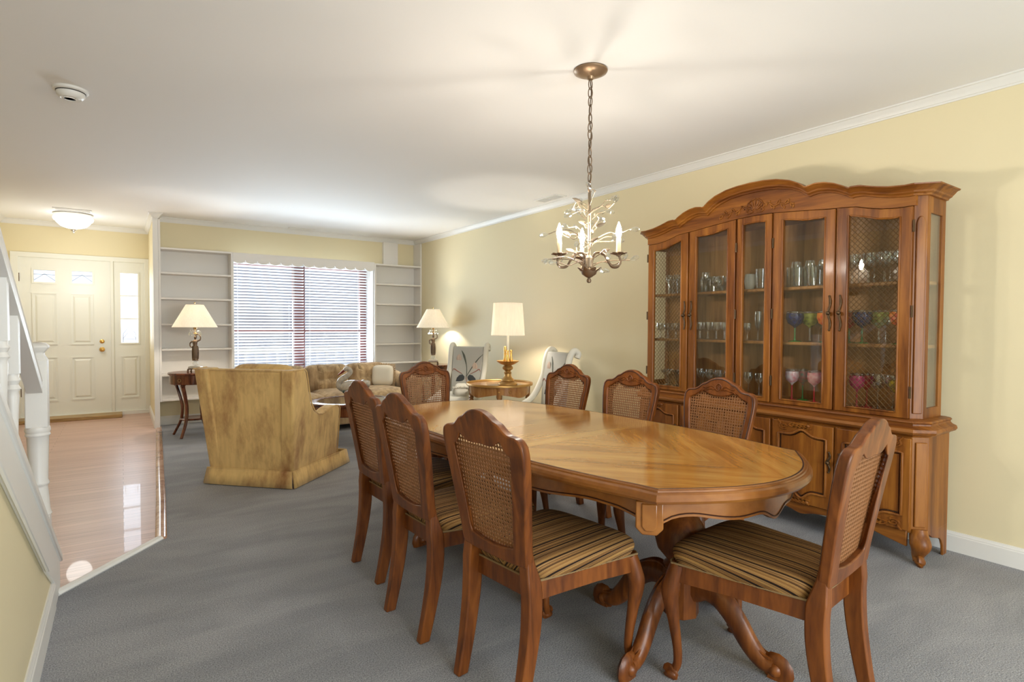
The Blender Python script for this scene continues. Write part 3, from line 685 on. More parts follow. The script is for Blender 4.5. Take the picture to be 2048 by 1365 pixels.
for s_ in (-1,1):
    m = MB(); P = cr([(s_*.146,-.050,0),(s_*.148,-.022,.13),(s_*.150,-.002,.26),(s_*.148,.002,.37),(s_*.140,-.008,.455),(s_*.138,-.020,.53),(s_*.142,-.030,.58)],6)
    R = [(lerp_tab([(0,.019),(.30,.026),(.40,.026),(.47,.0145),(.58,.013)],p[2]), lerp_tab([(0,.017),(.30,.021),(.40,.022),(.47,.020),(.58,.014)],p[2])) for p in P]
    rings = [[(x-rx, y-ry, z),(x+rx, y-ry, z),(x+rx, y+ry, z),(x-rx, y+ry, z)] for (x,y,z),(ry,rx) in [((p[0],p[1],p[2]), (r[0]*1.1, r[1])) for p,r in zip(P,R)]]
    m.loft(rings); m.build('leg', CHAIRW, CH, bevel=.005, smooth=40)
for s_ in (-1,1):
    m = MB(); P = cr([(s_*.206,.418,.396),(s_*.216,.432,.34),(s_*.221,.440,.29),(s_*.213,.430,.20),(s_*.205,.420,.11),(s_*.203,.420,.055),(s_*.208,.432,.022)], 6)
    Rk = [(0,.014),(.055,.014),(.11,.015),(.20,.019),(.27,.026),(.31,.030),(.36,.028),(.40,.026)]
    m.tube(P, [lerp_tab(Rk, p[2]) for p in P], 12); sp = [(s_*(.213), .440+.014*cos(t), .018+.014*sin(t)) for t in [q*.6 for q in range(11)]]
    m.tube(sp, .009, 8, flat=(1,1.8), up=(1,0,0)); m.sphere((s_*.212,.436,.016),.020,10,6,(1,1.2,.8)); m.build('leg', CHAIRW, CH, smooth=60)
chairs = [  # x, y, heading, label
 (1.005,1.505,-83.3,'cane-backed striped dining chair with its back turned, nearest the camera in its row'),
 (.961,2.040,-87.8,'middle cane-backed dining chair of the row opposite the china cabinet'),
 (1.010,2.591,-88.2,'cane-backed dining chair with its back turned, closest to the gold armchair'),
 (1.770,.807,5.7,'cane-backed striped dining chair at the near head of the table, before the cabinet doors'),
 (2.449,1.744,93.3,'cane-backed dining chair right in front of the glass doors of the china cabinet'),
 (2.433,2.339,95.3,'cane-backed dining chair against the cream wall, next to the left edge of the china cabinet'),
 (2.441,2.925,95.0,'cane-backed dining chair on the wall side, in front of the round brass-rimmed table'),
 (1.800,3.600,182.5,'cane-backed dining chair at the far head of the table, backed by the sofa')]
for i, (x, y, a, lb) in enumerate(chairs):
    if i == 0: CH.location = (x,y,0); CH.rotation_euler = (0,0,radians(a)); CH['label'] = lb
    else: dup(CH, (x,y,0), radians(a), lb)

# ================================================================== china cabinet (local x along the front, -y towards the room)
CX, CY = 3.555, 2.03
K = thing('china_cabinet', 'tall carved walnut china cabinet full of glassware against the cream wall', 'china cabinet', (CX,CY,0), radians(-90))
HF, BF = -.275, -.318                    # hutch front, base front
bp_ = [(-.945,0),(-.945,BF+.055),(-.89,BF),(.89,BF),(.945,BF+.055),(.945,0)]
m = MB(); m.prism(bp_, .155, .645, XY()); m.build('base_body', CABW, K, bevel=.004)
for s_ in (-1,1):
    m = MB(); P = [(-.001,.16),(-.001,0),(-.05,0),(-.055,.05),(-.075,.085),(-.10,.10),(-.20,.125),(-.262,.16)]
    m.prism(P if s_ > 0 else P, -.012, .0, YZ(s_*.945 if s_ > 0 else -.933)); m.build('rear_foot', CABW, K, bevel=.003)
    m = MB(); P = cr([(s_*.915,-.285,.175),(s_*.920,-.292,.14),(s_*.930,-.302,.105),(s_*.922,-.294,.07),(s_*.914,-.286,.045),(s_*.922,-.296,.02)],5)
    m.tube(P, [lerp_tab([(0,.024),(.04,.026),(.065,.032),(.105,.047),(.14,.042),(.18,.036)], p[2]) for p in P], 14)
    sp = [(s_*(.930+.008*cos(t)), -.306-.012*cos(t), .024+.018*sin(t)) for t in [q*.6 for q in range(11)]]; m.tube(sp, .013, 8, flat=(1,1.6)); m.sphere((s_*.930,-.305,.022),.025,12,8,(1,1,.85)); m.build('foot', CABW, K, smooth=60)
# front apron with scalloped edge
pts = [(-.875,.165)]; N_ = 80
for i in range(N_+1):
    x = -.875+1.75*i/N_; q = abs(x)
    z = .118-.020*exp(-(q/.05)**2)-.016*exp(-((q-.34)/.05)**2)+.012*exp(-((q-.20)/.07)**2)+.014*exp(-((q-.55)/.12)**2)-.034*max(0,(q-.72)/.155)
    pts.append((x,z))
pts.append((.875,.165)); m = MB(); m.prism(pts[::-1], -.004, .018, XZ(BF)); m.build('apron', CABWX, K, bevel=.004)
# waist moulding between base and hutch
def hull(e): return [(-.945-e,0),(-.945-e,BF+.055-e*.4),(-.89-e*.4,BF-e),(.89+e*.4,BF-e),(.945+e,BF+.055-e*.4),(.945+e,0)]
m = MB(); prof = [(.0,.640),(.008,.650),(.026,.656),(.034,.668),(.030,.682),(.012,.690),(.004,.698),(.004,.706),(.010,.712),(.004,.720),(-.02,.724)]
m.loft([[(x,y,z) for x,y in hull(e)] for e,z in prof]); m.build('waist_moulding', CABWX, K, smooth=30)
def leafcarve(m, ox, oz, sx, sz, y):                                 # scroll with a spray of leaves
    def t3(pts, r): m.tube([(ox+sx*a, y, oz+sz*b) for a,b in cr(pts,5)], r, 6)
    t3([(.006+.017*cos(t)*(1-t/9), .0+.017*sin(t)*(1-t/9)) for t in [q*.55 for q in range(13)]], .006)
    t3([(-.022,.045),(-.010,.020),(-.014,-.004),(.0,-.022),(.02,-.020)], .006)
    t3([(.022,.008),(.05,.020),(.08,.026),(.115,.024)], .003)
    for i in range(5):
        a = .030+.018*i
        t3([(a,.012+.002*i),(a+.012,.030),(a+.030,.036)], .006); t3([(a+.002,.012),(a+.016,.004),(a+.034,.008)], .006)
    m.sphere((ox+sx*.122, y, oz+sz*.024), .010, 8, 6)
HANDLE = []
def pull(m, x, z, y, h):                                             # S-scrolled brass pull on a backplate
    P = [(x+.007*sin(2*pi*q*1.5), y-.004, z-h+2*h*q) for q in [i/24 for i in range(25)]]
    m.tube(P, [.0035+.003*sin(pi*i/24) for i in range(25)], 6); m.tube([(p[0]*2-x-2*(p[0]-x), y-.003, p[2]) for p in P], .003, 5)
    m.tube([(x,y,z),(x,y-.014,z)], .005, 8); m.sphere((x,y-.020,z), .011, 10, 8)
    for s_ in (-1,1): m.sphere((x,y-.004,z+s_*h), .006, 8, 6)
def base_door(x0, x1, hinge, part='base_door', knob=True):
    y = BF-.018; w = x1-x0; z0, z1 = .168, .634; cx = (x0+x1)/2
    n_ = 20; rim = .040
    a0, a1, b0, b1 = x0+rim, x1-rim, z0+.055, z1-.055
    def top(s): return b1-.022+.034*exp(-((s-.5)/.16)**2)*1.0-.0*s-.012*exp(-((s-.2)/.12)**2)*0+ .010*exp(-((s)/.10)**2)*0
    inn = [(a0+(a1-a0)*i/n_, b0+.020-.040*exp(-((i/n_-.5)/.13)**2)) for i in range(n_+1)]+[(a1, b0+.03+(b1-b0-.06)*i/6) for i in range(1,6)]+[(a1-(a1-a0)*i/n_, top(1-i/n_)) for i in range(n_+1)]+[(a0, b1-.03-(b1-b0-.06)*i/6) for i in range(1,6)]
    oo = [(x0+w*i/n_, z0) for i in range(n_+1)]+[(x1, z0+(z1-z0)*i/6) for i in range(1,6)]+[(x1-w*i/n_, z1) for i in range(n_+1)]+[(x0, z1-(z1-z0)*i/6) for i in range(1,6)]
    m = MB(); m.ring(oo, inn, 0, .018, XZ(y)); d = m.build(part, CABW, K, bevel=.003)
    m = MB(); m.b2(a0-.01,a1+.01,y+.011,y+.0175,b0-.032,b1+.022); i2 = inset(inn, .011); m.prism(i2, .004, .0115, XZ(y)); m.build('panel', CABW, d, bevel=.003)
    m = MB(); m.tube([(a,y-.001,b) for a,b in inset(inn,-.004)], .007, 8, closed=True, up=(0,1,0)); m.build('moulding', CABW, d, smooth=60)
    m = MB(); m.tube([(a,y+.0115,b) for a,b in inset(inn,.005)], .0035, 6, closed=True, up=(0,1,0)); m.build('dark_groove', DARKW, d)
    if knob:
        m = MB(); leafcarve(m, a0+.02 if hinge < 0 else a1-.02, z1-.030, (1 if hinge < 0 else -1)*1.25, .72, y-.001); m.build('leaf_carving', CABW, d, smooth=60); m = MB(); leafcarve(m, a0+.02 if hinge < 0 else a1-.02, z0+.030, (1 if hinge < 0 else -1)*1.25, -.72, y-.001); m.build('leaf_carving', CABW, d, smooth=60)
        m = MB(); pull(m, x1-.018 if hinge < 0 else x0+.018, .437, y, .055); m.build('handle', DKBRASS, d, smooth=60)
for x0,x1,h in ((-.89,-.536,-1),(-.518,-.17,1),(.17,.518,-1),(.536,.89,1)): base_door(x0,x1,h)
base_door(-.15,.15,0,'base_panel',False)
for x in (-.527,-.16,.16,.527):
    m = MB(); m.b2(x-.006,x+.006,BF-.006,BF+.004,.165,.637); m.build('base_stile', CABW, K, bevel=.002)
for s_ in (-1,1):
    m = MB(); xm, ym = s_*.9175, BF+.0275; m.M = Matrix.Translation((xm,ym,0)) @ Matrix.Rotation(s_*radians(45), 4, 'Z'); m.prism([(-.026,.19),(.026,.19),(.026,.615),(-.026,.615)], -.010, .0, XZ(0)); m.build('canted_panel', CABW, K, bevel=.004)
# ---- hutch
ZB, SW = .722, .905
T0 = [(0,2.083),(.09,2.080),(.17,2.070),(.25,2.048),(.30,2.022),(.33,2.000),(.341,1.988),(.355,1.994),(.40,2.001),(.45,1.995),(.50,1.980),(.55,1.955),(.572,1.938),(.585,1.944),(.63,1.942),(.70,1.922),(.77,1.907),(.84,1.900),(.90,1.903),(.96,1.912)]
TD = [(0,1.889),(.12,1.886),(.30,1.870),(.47,1.853),(.52,1.850),(.59,1.844),(.65,1.826),(.71,1.812),(.78,1.803),(.86,1.803)]      # door tops
TG = [(0,1.842),(.08,1.836),(.17,1.832),(.24,1.822),(.31,1.808),(.38,1.806),(.45,1.806),(.545,1.800),(.63,1.778),(.70,1.755),(.76,1.748),(.81,1.750)]
m = MB(); m.b2(-SW+.02,SW-.02,-.012,0,ZB,1.86); m.build('hutch_back', CABIN, K)
IN = [(-SW+.012,-.002),(-SW+.012,HF+.052),(-SW+.052,HF+.012),(SW-.052,HF+.012),(SW-.012,HF+.052),(SW-.012,-.002)]
m = MB(); m.prism(IN, ZB+.003, ZB+.018, XY()); m.build('hutch_floor', CABIN, K)
m = MB(); m.prism(IN, 1.845, 1.858, XY()); m.build('hutch_top', CABIN, K)
for s_ in (-1,1):
    m = MB(); x = s_*SW; o_ = [(HF+.047,ZB),(0,ZB),(0,1.86),(HF+.047,1.86)]; i_ = [(HF+.080,ZB+.055),(-.040,ZB+.055),(-.040,1.770),(HF+.080,1.770)]
    m.ring(o_, i_, -.009, .009, YZ(x-s_*.009)); sd = m.build('hutch_side', CABW, K, bevel=.003)
    m = MB(); m.b2(x-s_*.009-.002,x-s_*.009+.002,HF+.078,-.038,ZB+.05,1.775); m.build('glass_pane', GLASS, sd)
    m = MB(); xm, ym = s_*(SW-.0235), HF+.0235
    m.M = Matrix.Translation((xm,ym,0)) @ Matrix.Rotation(s_*radians(45), 4, 'Z'); m.b2(-.034,.034,0,.012,ZB,1.865)
    arch = [(-.022,ZB+.03),(.022,ZB+.03),(.022,1.70)]+[(.022*cos(t),1.70+.05*sin(t)) for t in [pi*q/12 for q in range(1,12)]]+[(-.022,1.70)]
    m.prism(arch, -.008, .002, XZ(0)); m.build('canted_stile', CABW, K, bevel=.004)
def gdoor(x0, x1, mesh, hinge, part='glass_door', knob=True):
    y = HF-.018; n_ = 24; w = x1-x0; st = .057; z0 = ZB+.004; zg = .757
    if part != 'glass_door': st = .040
    g0, g1 = x0+st, x1-st
    def tz(tab, x): return lerp_tab(tab, abs(x))
    xs = [x0+w*i/n_ for i in range(n_+1)]; xg = [g0+(g1-g0)*i/n_ for i in range(n_+1)]
    def gt(x): return tz(TG, x)
    oo = [(x,z0) for x in xs]+[(x1, z0+(tz(TD,x1)-z0)*i/8) for i in range(1,8)]+[(x,tz(TD,x)-.004) for x in xs[::-1]]+[(x0, tz(TD,x0)-(tz(TD,x0)-z0)*i/8) for i in range(1,8)]
    def inner(e): return [(g0-e+(g1-g0+2*e)*i/n_,zg-e) for i in range(n_+1)]+[(g1+e, zg-e+(gt(g1)+2*e-zg)*i/8) for i in range(1,8)]+[(g1+e-(g1-g0+2*e)*i/n_,gt(xg[n_-i])+e) for i in range(n_+1)]+[(g0-e, gt(g0)+e-(gt(g0)+2*e-zg)*i/8) for i in range(1,8)]
    m = MB(); m.ring(oo, inner(0), 0, .020, XZ(y)); d = m.build(part, CABW, K, bevel=.003)
    m = MB(); m.tube([(a,y,b) for a,b in inner(.004)], .005, 6, closed=True, up=(0,1,0)); m.build('glazing_bead', CABW, d, smooth=60)
    m = MB(); a = inner(.003); m.prism(a, .012, .015, XZ(y)); m.build('glass_pane', GLASS, d, smooth=0)
    if mesh:
        m = MB(); p = .0205; yy = y+.009; k0 = 0
        zz0, zz1 = zg, max(gt(q) for q in xg)
        for sg in (1,-1):
            c_ = -3.0
            while c_ < 3.0:                              # lines z = zz0 + sg*(x-g0)*1.05 + c
                ptsl = []
                for i in range(61):
                    x = g0+(g1-g0)*i/60; z = zz0+sg*(x-g0)*1.08+c_
                    if zg <= z <= gt(x): ptsl.append((x,yy+(.0012 if sg > 0 else -.0012),z))
                if len(ptsl) >= 2: m.tube([ptsl[0],ptsl[-1]], .0013, 4)
                c_ += p*1.47
        m.build('wire_lattice', WIRE, d)
    if knob:
        m = MB(); pull(m, x1-.020 if hinge < 0 else x0+.020, 1.268, y, .095); m.build('handle', DKBRASS, d, smooth=60)
        hx = x0-.007 if hinge < 0 else x1+.007
        for z in (.86,1.27,1.70):
            m = MB(); m.tube([(hx,y+.002,z-.03),(hx,y+.002,z+.03)], .005, 8); m.build('hinge', DKBRASS, d)
for a in ((-.858,-.502,True,-1),(-.486,-.132,False,1),(.132,.486,False,-1),(.502,.858,True,1)): gdoor(*a)
gdoor(-.115,.115,False,0,'glass_panel',False)
for x in (-.494,-.1235,.1235,.494):
    m = MB(); m.b2(x-.007,x+.007,HF-.004,HF+.012,ZB,lerp_tab(TD,abs(x))); m.build('hutch_stile', CABW, K, bevel=.002)
# frieze with carved shell, cornice
xs = [-.87+1.74*i/120 for i in range(121)]
m = MB(); m.prism([(x,lerp_tab(TD,abs(x))) for x in xs]+[(x,lerp_tab(T0,abs(x))-.040) for x in xs[::-1]], -.012, .012, XZ(HF)); fz = m.build('frieze', CABWX, K, smooth=30)
m = MB(); yc = HF-.014
def t4(pts, r): m.tube([(a,yc,b) for a,b in cr(pts,6)], r, 6)
for k in range(7):
    a = radians(25+130*k/6); t4([(.012*cos(a),1.918+.01*sin(a)),(.040*cos(a),1.922+.038*sin(a)),(.058*cos(a),1.922+.058*sin(a))], .0058)
t4([(.062*cos(radians(10+160*q/14)),1.922+.066*sin(radians(10+160*q/14))+.003*(q%2)) for q in range(15)], .005)
for s_ in (-1,1):
    t4([(s_*.012,1.912),(s_*.04,1.905),(s_*.058,1.915),(s_*.050,1.928),(s_*.040,1.920)], .005)
    t4([(s_*.055,1.93),(s_*.085,1.955),(s_*.105,1.94),(s_*.13,1.925),(s_*.16,1.935),(s_*.19,1.925),(s_*.215,1.930),(s_*.25,1.918)], .0048)
    for x,z in ((.085,1.955),(.115,1.915),(.15,1.950),(.18,1.908),(.205,1.944),(.235,1.905)):
        t4([(s_*(x-.012),1.932),(s_*x,z),(s_*(x+.014),z+.004),(s_*(x+.008),z-.010)], .0048)
m.build('shell_carving', CABW, fz, smooth=60)
cp = [(.0,-.052),(.010,-.050),(.014,-.042),(.026,-.036),(.030,-.028),(.034,-.026),(.048,-.010),(.060,-.006),(.062,0),(0,0)]
m = MB(); rings = []
P = [(-SW+.0,.0,(-1,0))]
path = [(-SW,0,-1,0),(-SW,HF+.047,-1,-.41),(-SW+.047,HF,-.41,-1)]+[(x,HF,0,-1) for x in [-.84+1.68*i/140 for i in range(141)]]+[(SW-.047,HF,.41,-1),(SW,HF+.047,1,-.41),(SW,0,1,0)]
for x,y,nx,ny in path: rings.append([(x+nx*a, y+ny*a-.012*(1 if abs(ny) > .3 else 0), lerp_tab(T0, abs(x))+b) for a,b in cp])
m.loft(rings); m.build('cornice', CABWX, K, smooth=32)
m = MB(); m.b2(-SW,SW,HF+.005,0,1.858,1.885); m.build('top_board', CABW, K)
SHZ = (1.100,1.432)
for z in SHZ:
    m = MB(); m.b2(-SW+.02,SW-.02,HF+.045,-.013,z-.020,z); m.build('shelf', CABIN, K, bevel=.006)

# ================================================================== glassware on the cabinet shelves
CLEAR = thin_glass('clear_glass', (.90,.92,.92), .09, 1.0, .02, 1.2)
PR = {  # profiles (r,z): outer up, inner down
 'goblet': [(.030,0),(.028,.003),(.006,.008),(.004,.03),(.004,.055),(.012,.066),(.026,.080),(.030,.105),(.027,.135),(.0255,.135),(.028,.105),(.024,.083),(.004,.072)],
 'wine':   [(.032,0),(.030,.003),(.006,.008),(.0035,.03),(.0035,.085),(.010,.095),(.030,.112),(.036,.140),(.032,.175),(.030,.175),(.034,.140),(.028,.115),(.003,.100)],
 'balloon':[(.034,0),(.032,.003),(.006,.008),(.004,.03),(.004,.075),(.012,.083),(.036,.100),(.046,.130),(.042,.165),(.040,.165),(.044,.130),(.034,.103),(.003,.088)],
 'snifter':[(.028,0),(.026,.003),(.006,.008),(.005,.022),(.014,.03),(.034,.048),(.038,.068),(.028,.098),(.0265,.098),(.036,.068),(.032,.050),(.003,.036)],
 'coupe':  [(.030,0),(.028,.003),(.006,.008),(.004,.03),(.004,.075),(.020,.085),(.042,.105),(.044,.118),(.0425,.118),(.040,.106),(.018,.088),(.003,.082)],
 'flute':  [(.028,0),(.026,.003),(.006,.008),(.004,.03),(.004,.065),(.010,.075),(.022,.105),(.025,.15),(.023,.20),(.0215,.20),(.0235,.15),(.020,.107),(.003,.082)],
 'pilsner':[(.028,0),(.028,.006),(.016,.012),(.016,.02),(.022,.09),(.034,.21),(.0325,.21),(.020,.09),(.003,.024)],
 'juice':  [(.028,0),(.026,.003),(.008,.008),(.006,.03),(.006,.055),(.026,.062),(.030,.080),(.031,.115),(.0295,.115),(.028,.080),(.024,.066),(.003,.062)],
 'tumbler':[(.026,0),(.030,.004),(.033,.12),(.0315,.12),(.028,.008),(.003,.008)],
 'vase':   [(.024,0),(.030,.01),(.038,.06),(.034,.10),(.030,.11),(.028,.11),(.032,.10),(.034,.06),(.003,.012)]}
proto = {}
def glass(kind, lx, ly, zs, label, name, group, mat=None, sc=1.0, bowl=None, stem=None):
    X, Y = CX+ly, CY-lx
    key = (kind, mat.name if mat else '', bowl.name if bowl else '', stem.name if stem else '')
    if key not in proto:
        if bowl:
            t = thing(name, label, 'glass', (X,Y,zs), 0, group); pf = PR[kind]; zc = pf[4][1]
            top = max(z for r,z in pf)
            lo = [q for q in pf if q[1] <= zc]; mid = [q for q in pf[5:] if True]
            m = MB(); m.lathe(lo, 16); m.build('stem', stem or CLEAR, t, smooth=60)
            i_top = max(range(len(pf)), key=lambda i: (pf[i][1], pf[i][0]))
            outer = pf[4:i_top+1]
            m = MB(); m.lathe([q for q in outer if q[1] <= top*.93]+[(lerp_tab([(z,r) for r,z in outer], top*.93), top*.93)], 20, caps=False); m.build('painted_bowl', bowl, t, smooth=60)
            m = MB(); m.lathe([(lerp_tab([(z,r) for r,z in outer], top*.93), top*.93),(outer[-1][0], top)], 20, caps=False); m.build('rim', CLEAR, t, smooth=60, solid=.0015)
            o = t
        else:
            m = MB(); m.lathe(PR[kind], 16, caps=True); o = m.build(name, mat or CLEAR, smooth=60); tag(o, label, 'glass', group); o.location = (X,Y,zs)
        proto[key] = o
    else: o = dup(proto[key], (X,Y,zs), 0, label, group)
    o.scale = (sc,sc,sc); return o
SHN = {1.432:'top shelf', 1.100:'middle shelf', .740:'lowest shelf'}
DN = [(-.858,-.502,'left mesh door'),(-.486,-.132,'plain door by left mesh'),(-.115,.115,'narrow centre pane'),(.132,.486,'plain door by right mesh'),(.502,.858,'right mesh door')]
ORD = ['leftmost','second from left','third from left','fourth from left','fifth from left','sixth from left','seventh from left']
KN = {'goblet':('goblet','clear stemmed goblet'),'wine':('wine_glass','clear tall-stemmed wine glass'),'snifter':('brandy_snifter','round clear brandy snifter'),'coupe':('coupe_glass','wide shallow coupe glass'),'flute':('champagne_flute','slim champagne flute'),'pilsner':('beer_glass','flared tall beer glass'),'juice':('juice_glass','short-stemmed straight juice glass'),'tumbler':('tumbler','straight clear tumbler'),'balloon':('balloon_glass','large clear balloon glass'),'vase':('small_vase','small white vase')}
FRST = plain('milk_glass', (.74,.74,.70), .3)
items = []   # (kind, door, shelf, frac positions, row y, scale)
FR, BK, MD, FRR = -.205, -.075, -.145, -.205
def row(kind, door, zs, fr_, ly, sc=1.0): items.append((kind, door, zs, fr_, ly, sc))
row('wine',0,1.432,[-.774,-.704,-.640],MD,.82); row('tumbler',0,1.432,[-.81,-.73,-.66],BK,1.0)
row('tumbler',1,1.432,[-.515,-.446,-.376],BK,.95); row('goblet',1,1.432,[-.455],MD,1.05); row('snifter',1,1.432,[-.36,-.26],MD,1.05)
row('vase',2,1.432,[-.116],MD,.95); row('tumbler',2,1.432,[-.038],MD,1.1)
row('tumbler',3,1.432,[.130,.210,.290],BK,1.1); row('wine',3,1.432,[.192,.278,.36],MD,.9); row('tumbler',3,1.432,[.235,.322],FRR,.95)
row('goblet',4,1.432,[.516,.600,.680,.757],MD,1.25); row('wine',4,1.432,[.52,.60,.68,.76],BK,1.0)
row('juice',0,1.10,[-.86,-.787,-.714,-.642],MD,1.0); row('juice',1,1.10,[-.50,-.433,-.366,-.300],MD,1.05); row('goblet',1,1.10,[-.248],FRR,.85)
row('goblet',2,1.10,[-.128],MD,.85); row('flute',2,1.10,[-.053],MD,.95); row('pilsner',2,1.10,[.018],MD,1.0)
row('wine',3,1.10,[.300],BK,.85); row('wine',4,1.10,[.664],BK,.9)
row('coupe',0,.74,[-.80,-.71,-.62],MD,1.0); row('coupe',0,.74,[-.84,-.75,-.66],BK,1.0)
row('wine',1,.74,[-.49,-.415,-.34,-.265],MD,.85); row('coupe',1,.74,[-.52,-.43,-.34],BK,1.0)
row('wine',2,.74,[-.116,-.040,.030],MD,.85); row('wine',4,.74,[.66,.735],MD,1.1)
cnt = {}
for kind, door, zs, frs, ly, sc in items:
    a, b, dn = DN[door]
    for i, q in enumerate(frs):
        nm, ad = KN[kind]; rw = ' back row' if ly == BK else ''
        same = [it for it in items if it[0] == kind and it[1] == door and it[2] == zs and it[4] == ly]
        tot = sum(len(it[3]) for it in same); order = ORD[i] if tot > 1 else ''
        lb = f"{ad}, {SHN[zs]}{rw}, {dn}" + (f", {order}" if order else '')
        glass(kind, q, ly, zs, lb, nm, 'glassware in the china cabinet', FRST if kind == 'vase' else None, sc)
pb = {k: painted_glass('paint_'+k, c1, c2, s_, cl) for k, c1, c2, s_, cl in [('navy',(.01,.015,.06),(.03,.04,.14),60,.1),('olive',(.10,.14,.02),(.45,.5,.12),45,.25),('orange',(.75,.06,.02),(.85,.30,.03),50,.12),('red',(.55,.03,.03),(.70,.08,.06),50,.15),('pinkstripe',(.75,.30,.33),(.80,.75,.80),45,.15),('teal',(.03,.20,.20),(.45,.12,.15),55,.2),('pink',(.75,.20,.25),(.85,.50,.50),50,.15),('confetti',(.05,.30,.38),(.75,.12,.10),70,.15),('magenta',(.55,.03,.16),(.75,.15,.25),55,.15),('crimson',(.45,.02,.03),(.70,.10,.08),55,.15),('yellowband',(.75,.55,.03),(.12,.11,.08),35,.35)]}
GST = plain('stem_green', (.05,.20,.05), .2); RST = plain('stem_red', (.50,.03,.04), .2)
for kind, door, zs, q, k, st, lb in [
 ('balloon',3,1.10,.212,'navy',GST,'navy blue painted balloon glass with a green stem behind plain glass'),('balloon',3,1.10,.300,'olive',None,'olive swirled balloon glass behind the plain glass door'),('balloon',3,1.10,.398,'orange',GST,'orange painted balloon glass half hidden by the brass-handled door stile'),
 ('balloon',4,1.10,.524,'red',GST,'red painted balloon glass at the left edge of the wire mesh'),('balloon',4,1.10,.590,'navy',GST,'navy blue painted balloon glass behind the wire mesh'),('balloon',4,1.10,.678,'olive',None,'olive green swirled balloon glass behind the wire mesh'),('balloon',4,1.10,.775,'orange',GST,'bright orange balloon glass at the right edge of the wire mesh'),
 ('wine',3,.74,.200,'pinkstripe',RST,'wine glass painted with pink and white blotches on the lowest shelf'),('wine',3,.74,.262,'teal',GST,'teal and red painted wine glass on the lowest shelf'),('wine',3,.74,.335,'pink',RST,'pink painted wine glass with a red stem on the lowest shelf'),('wine',3,.74,.400,'confetti',None,'teal and red speckled wine glass beside the door stile'),
 ('wine',4,.74,.570,'magenta',RST,'magenta painted wine glass behind the wire mesh, lowest shelf'),('wine',4,.74,.624,'crimson',RST,'crimson painted wine glass behind the wire mesh, lowest shelf'),('balloon',4,.74,.778,'yellowband',None,'yellow banded balloon glass at the lower right of the mesh door')]:
    a, b, dn = DN[door]; ly = FR+.02-(0 if k in ('navy','orange','pinkstripe','pink','magenta','yellowband') else -.065)
    glass(kind, q+(-.03 if ly > -.15 else 0), ly, zs, lb, 'painted_wine_glass', 'hand-painted glasses in the china cabinet', None, 1.12 if kind == 'balloon' else 1.1, pb[k], st)

# ================================================================== gold velvet armchair
GOLDV = velvet_mat('gold_velvet', (.70,.475,.19), (.29,.13,.044), .46, .73)
SOFAV = velvet_mat('sofa_velvet', (.60,.44,.25), (.27,.165,.085), .42, .72, True)
A = thing('armchair', 'worn gold velvet armchair with a skirt, its back to the dining table', 'armchair', (.7715,4.478,0), radians(-46))
hb = .342
m = MB()                                                               # back slab, raked and wider at the top
def bk(z, y): w = .318+.060*max(0,(z-.12))/.74; return w
o_ = []
for y0, dz in ((0,0),(.13,0)):
    pass
m.loft([[(-(.325+.062*t), -.004-.045*t, .10+.755*t), ((.325+.062*t), -.004-.045*t, .10+.755*t), ((.325+.062*t), .14-.02*t, .10+.755*t), (-(.325+.062*t), .14-.02*t, .10+.755*t)] for t in [i/8 for i in range(9)]]); m.build('backrest', GOLDV, A, bevel=.022, seg=3)
for s_ in (-1,1):
    m = MB()
    sidep = [(.0,.10),(.64,.10),(.652,.40),(.650,.500),(.630,.522),(.58,.532),(.50,.522),(.43,.500),(.37,.490),(.31,.500),(.255,.535),(.205,.60),(.168,.69),(.140,.78),(.115,.845),(.085,.866),(-.035,.862)]
    n_ = len(sidep); ri = []
    for d in (0,1):
        r_ = []
        for y, z in sidep:
            fl = .062*max(0,(z-.10))/.755; xo = .345+fl
            r_.append((s_*(xo if d else xo-.105), y-.045*max(0,(z-.10)/.755)*(1 if y < .05 else .6), z))
        ri.append(r_)
    m.loft(ri); m.build('arm', GOLDV, A, bevel=.016, seg=3)
    m = MB(); m.tube([(p[0]+s_*.001,p[1],p[2]) for p in ri[1][1:]], .005, 6); m.build('welt_cord', GOLDV, A)
m = MB(); m.tube([(-.385,-.048,.10+.755)]+[(x,-.048,.857) for x in (-.2,0,.2)]+[(.385,-.048,.855)], .006, 6); m.build('welt_cord', GOLDV, A)
m = MB(); m.b2(-.235,.235,.12,.70,.12,.30); m.build('seat_deck', GOLDV, A, bevel=.02)
def pillow(m, cx, cy, cz, sx, sy, sz, e=.35, nu=40, nv=14, axis='z', tuft=None):
    def fn(u, v):
        a = 2*pi*u; b = -pi/2+pi*v; c_, s_ = cos(a), sin(a)
        X = (abs(c_)**e)*(1 if c_ >= 0 else -1); Y = (abs(s_)**e)*(1 if s_ >= 0 else -1); cb = abs(cos(b))**.45; sb = (abs(sin(b))**1.0)*(1 if b >= 0 else -1)
        p = [X*cb, Y*cb, sb]
        d = 0
        if tuft: d = tuft(p[0], p[1])
        q = (p[0]*sx, p[1]*sy, p[2]*sz-(d if p[2] > 0 else 0))
        if axis == 'y': q = (q[0], -q[2], q[1])
        return (cx+q[0], cy+q[1], cz+q[2])
    m.grid(fn, nu, nv, True)
m = MB(); pillow(m, 0, .42, .36, .245, .33, .075); m.build('seat_cushion', GOLDV, A, smooth=60)
m = MB(); pillow(m, 0, .17, .64, .27, .25, .08, axis='y'); m.build('back_cushion', GOLDV, A, smooth=60)
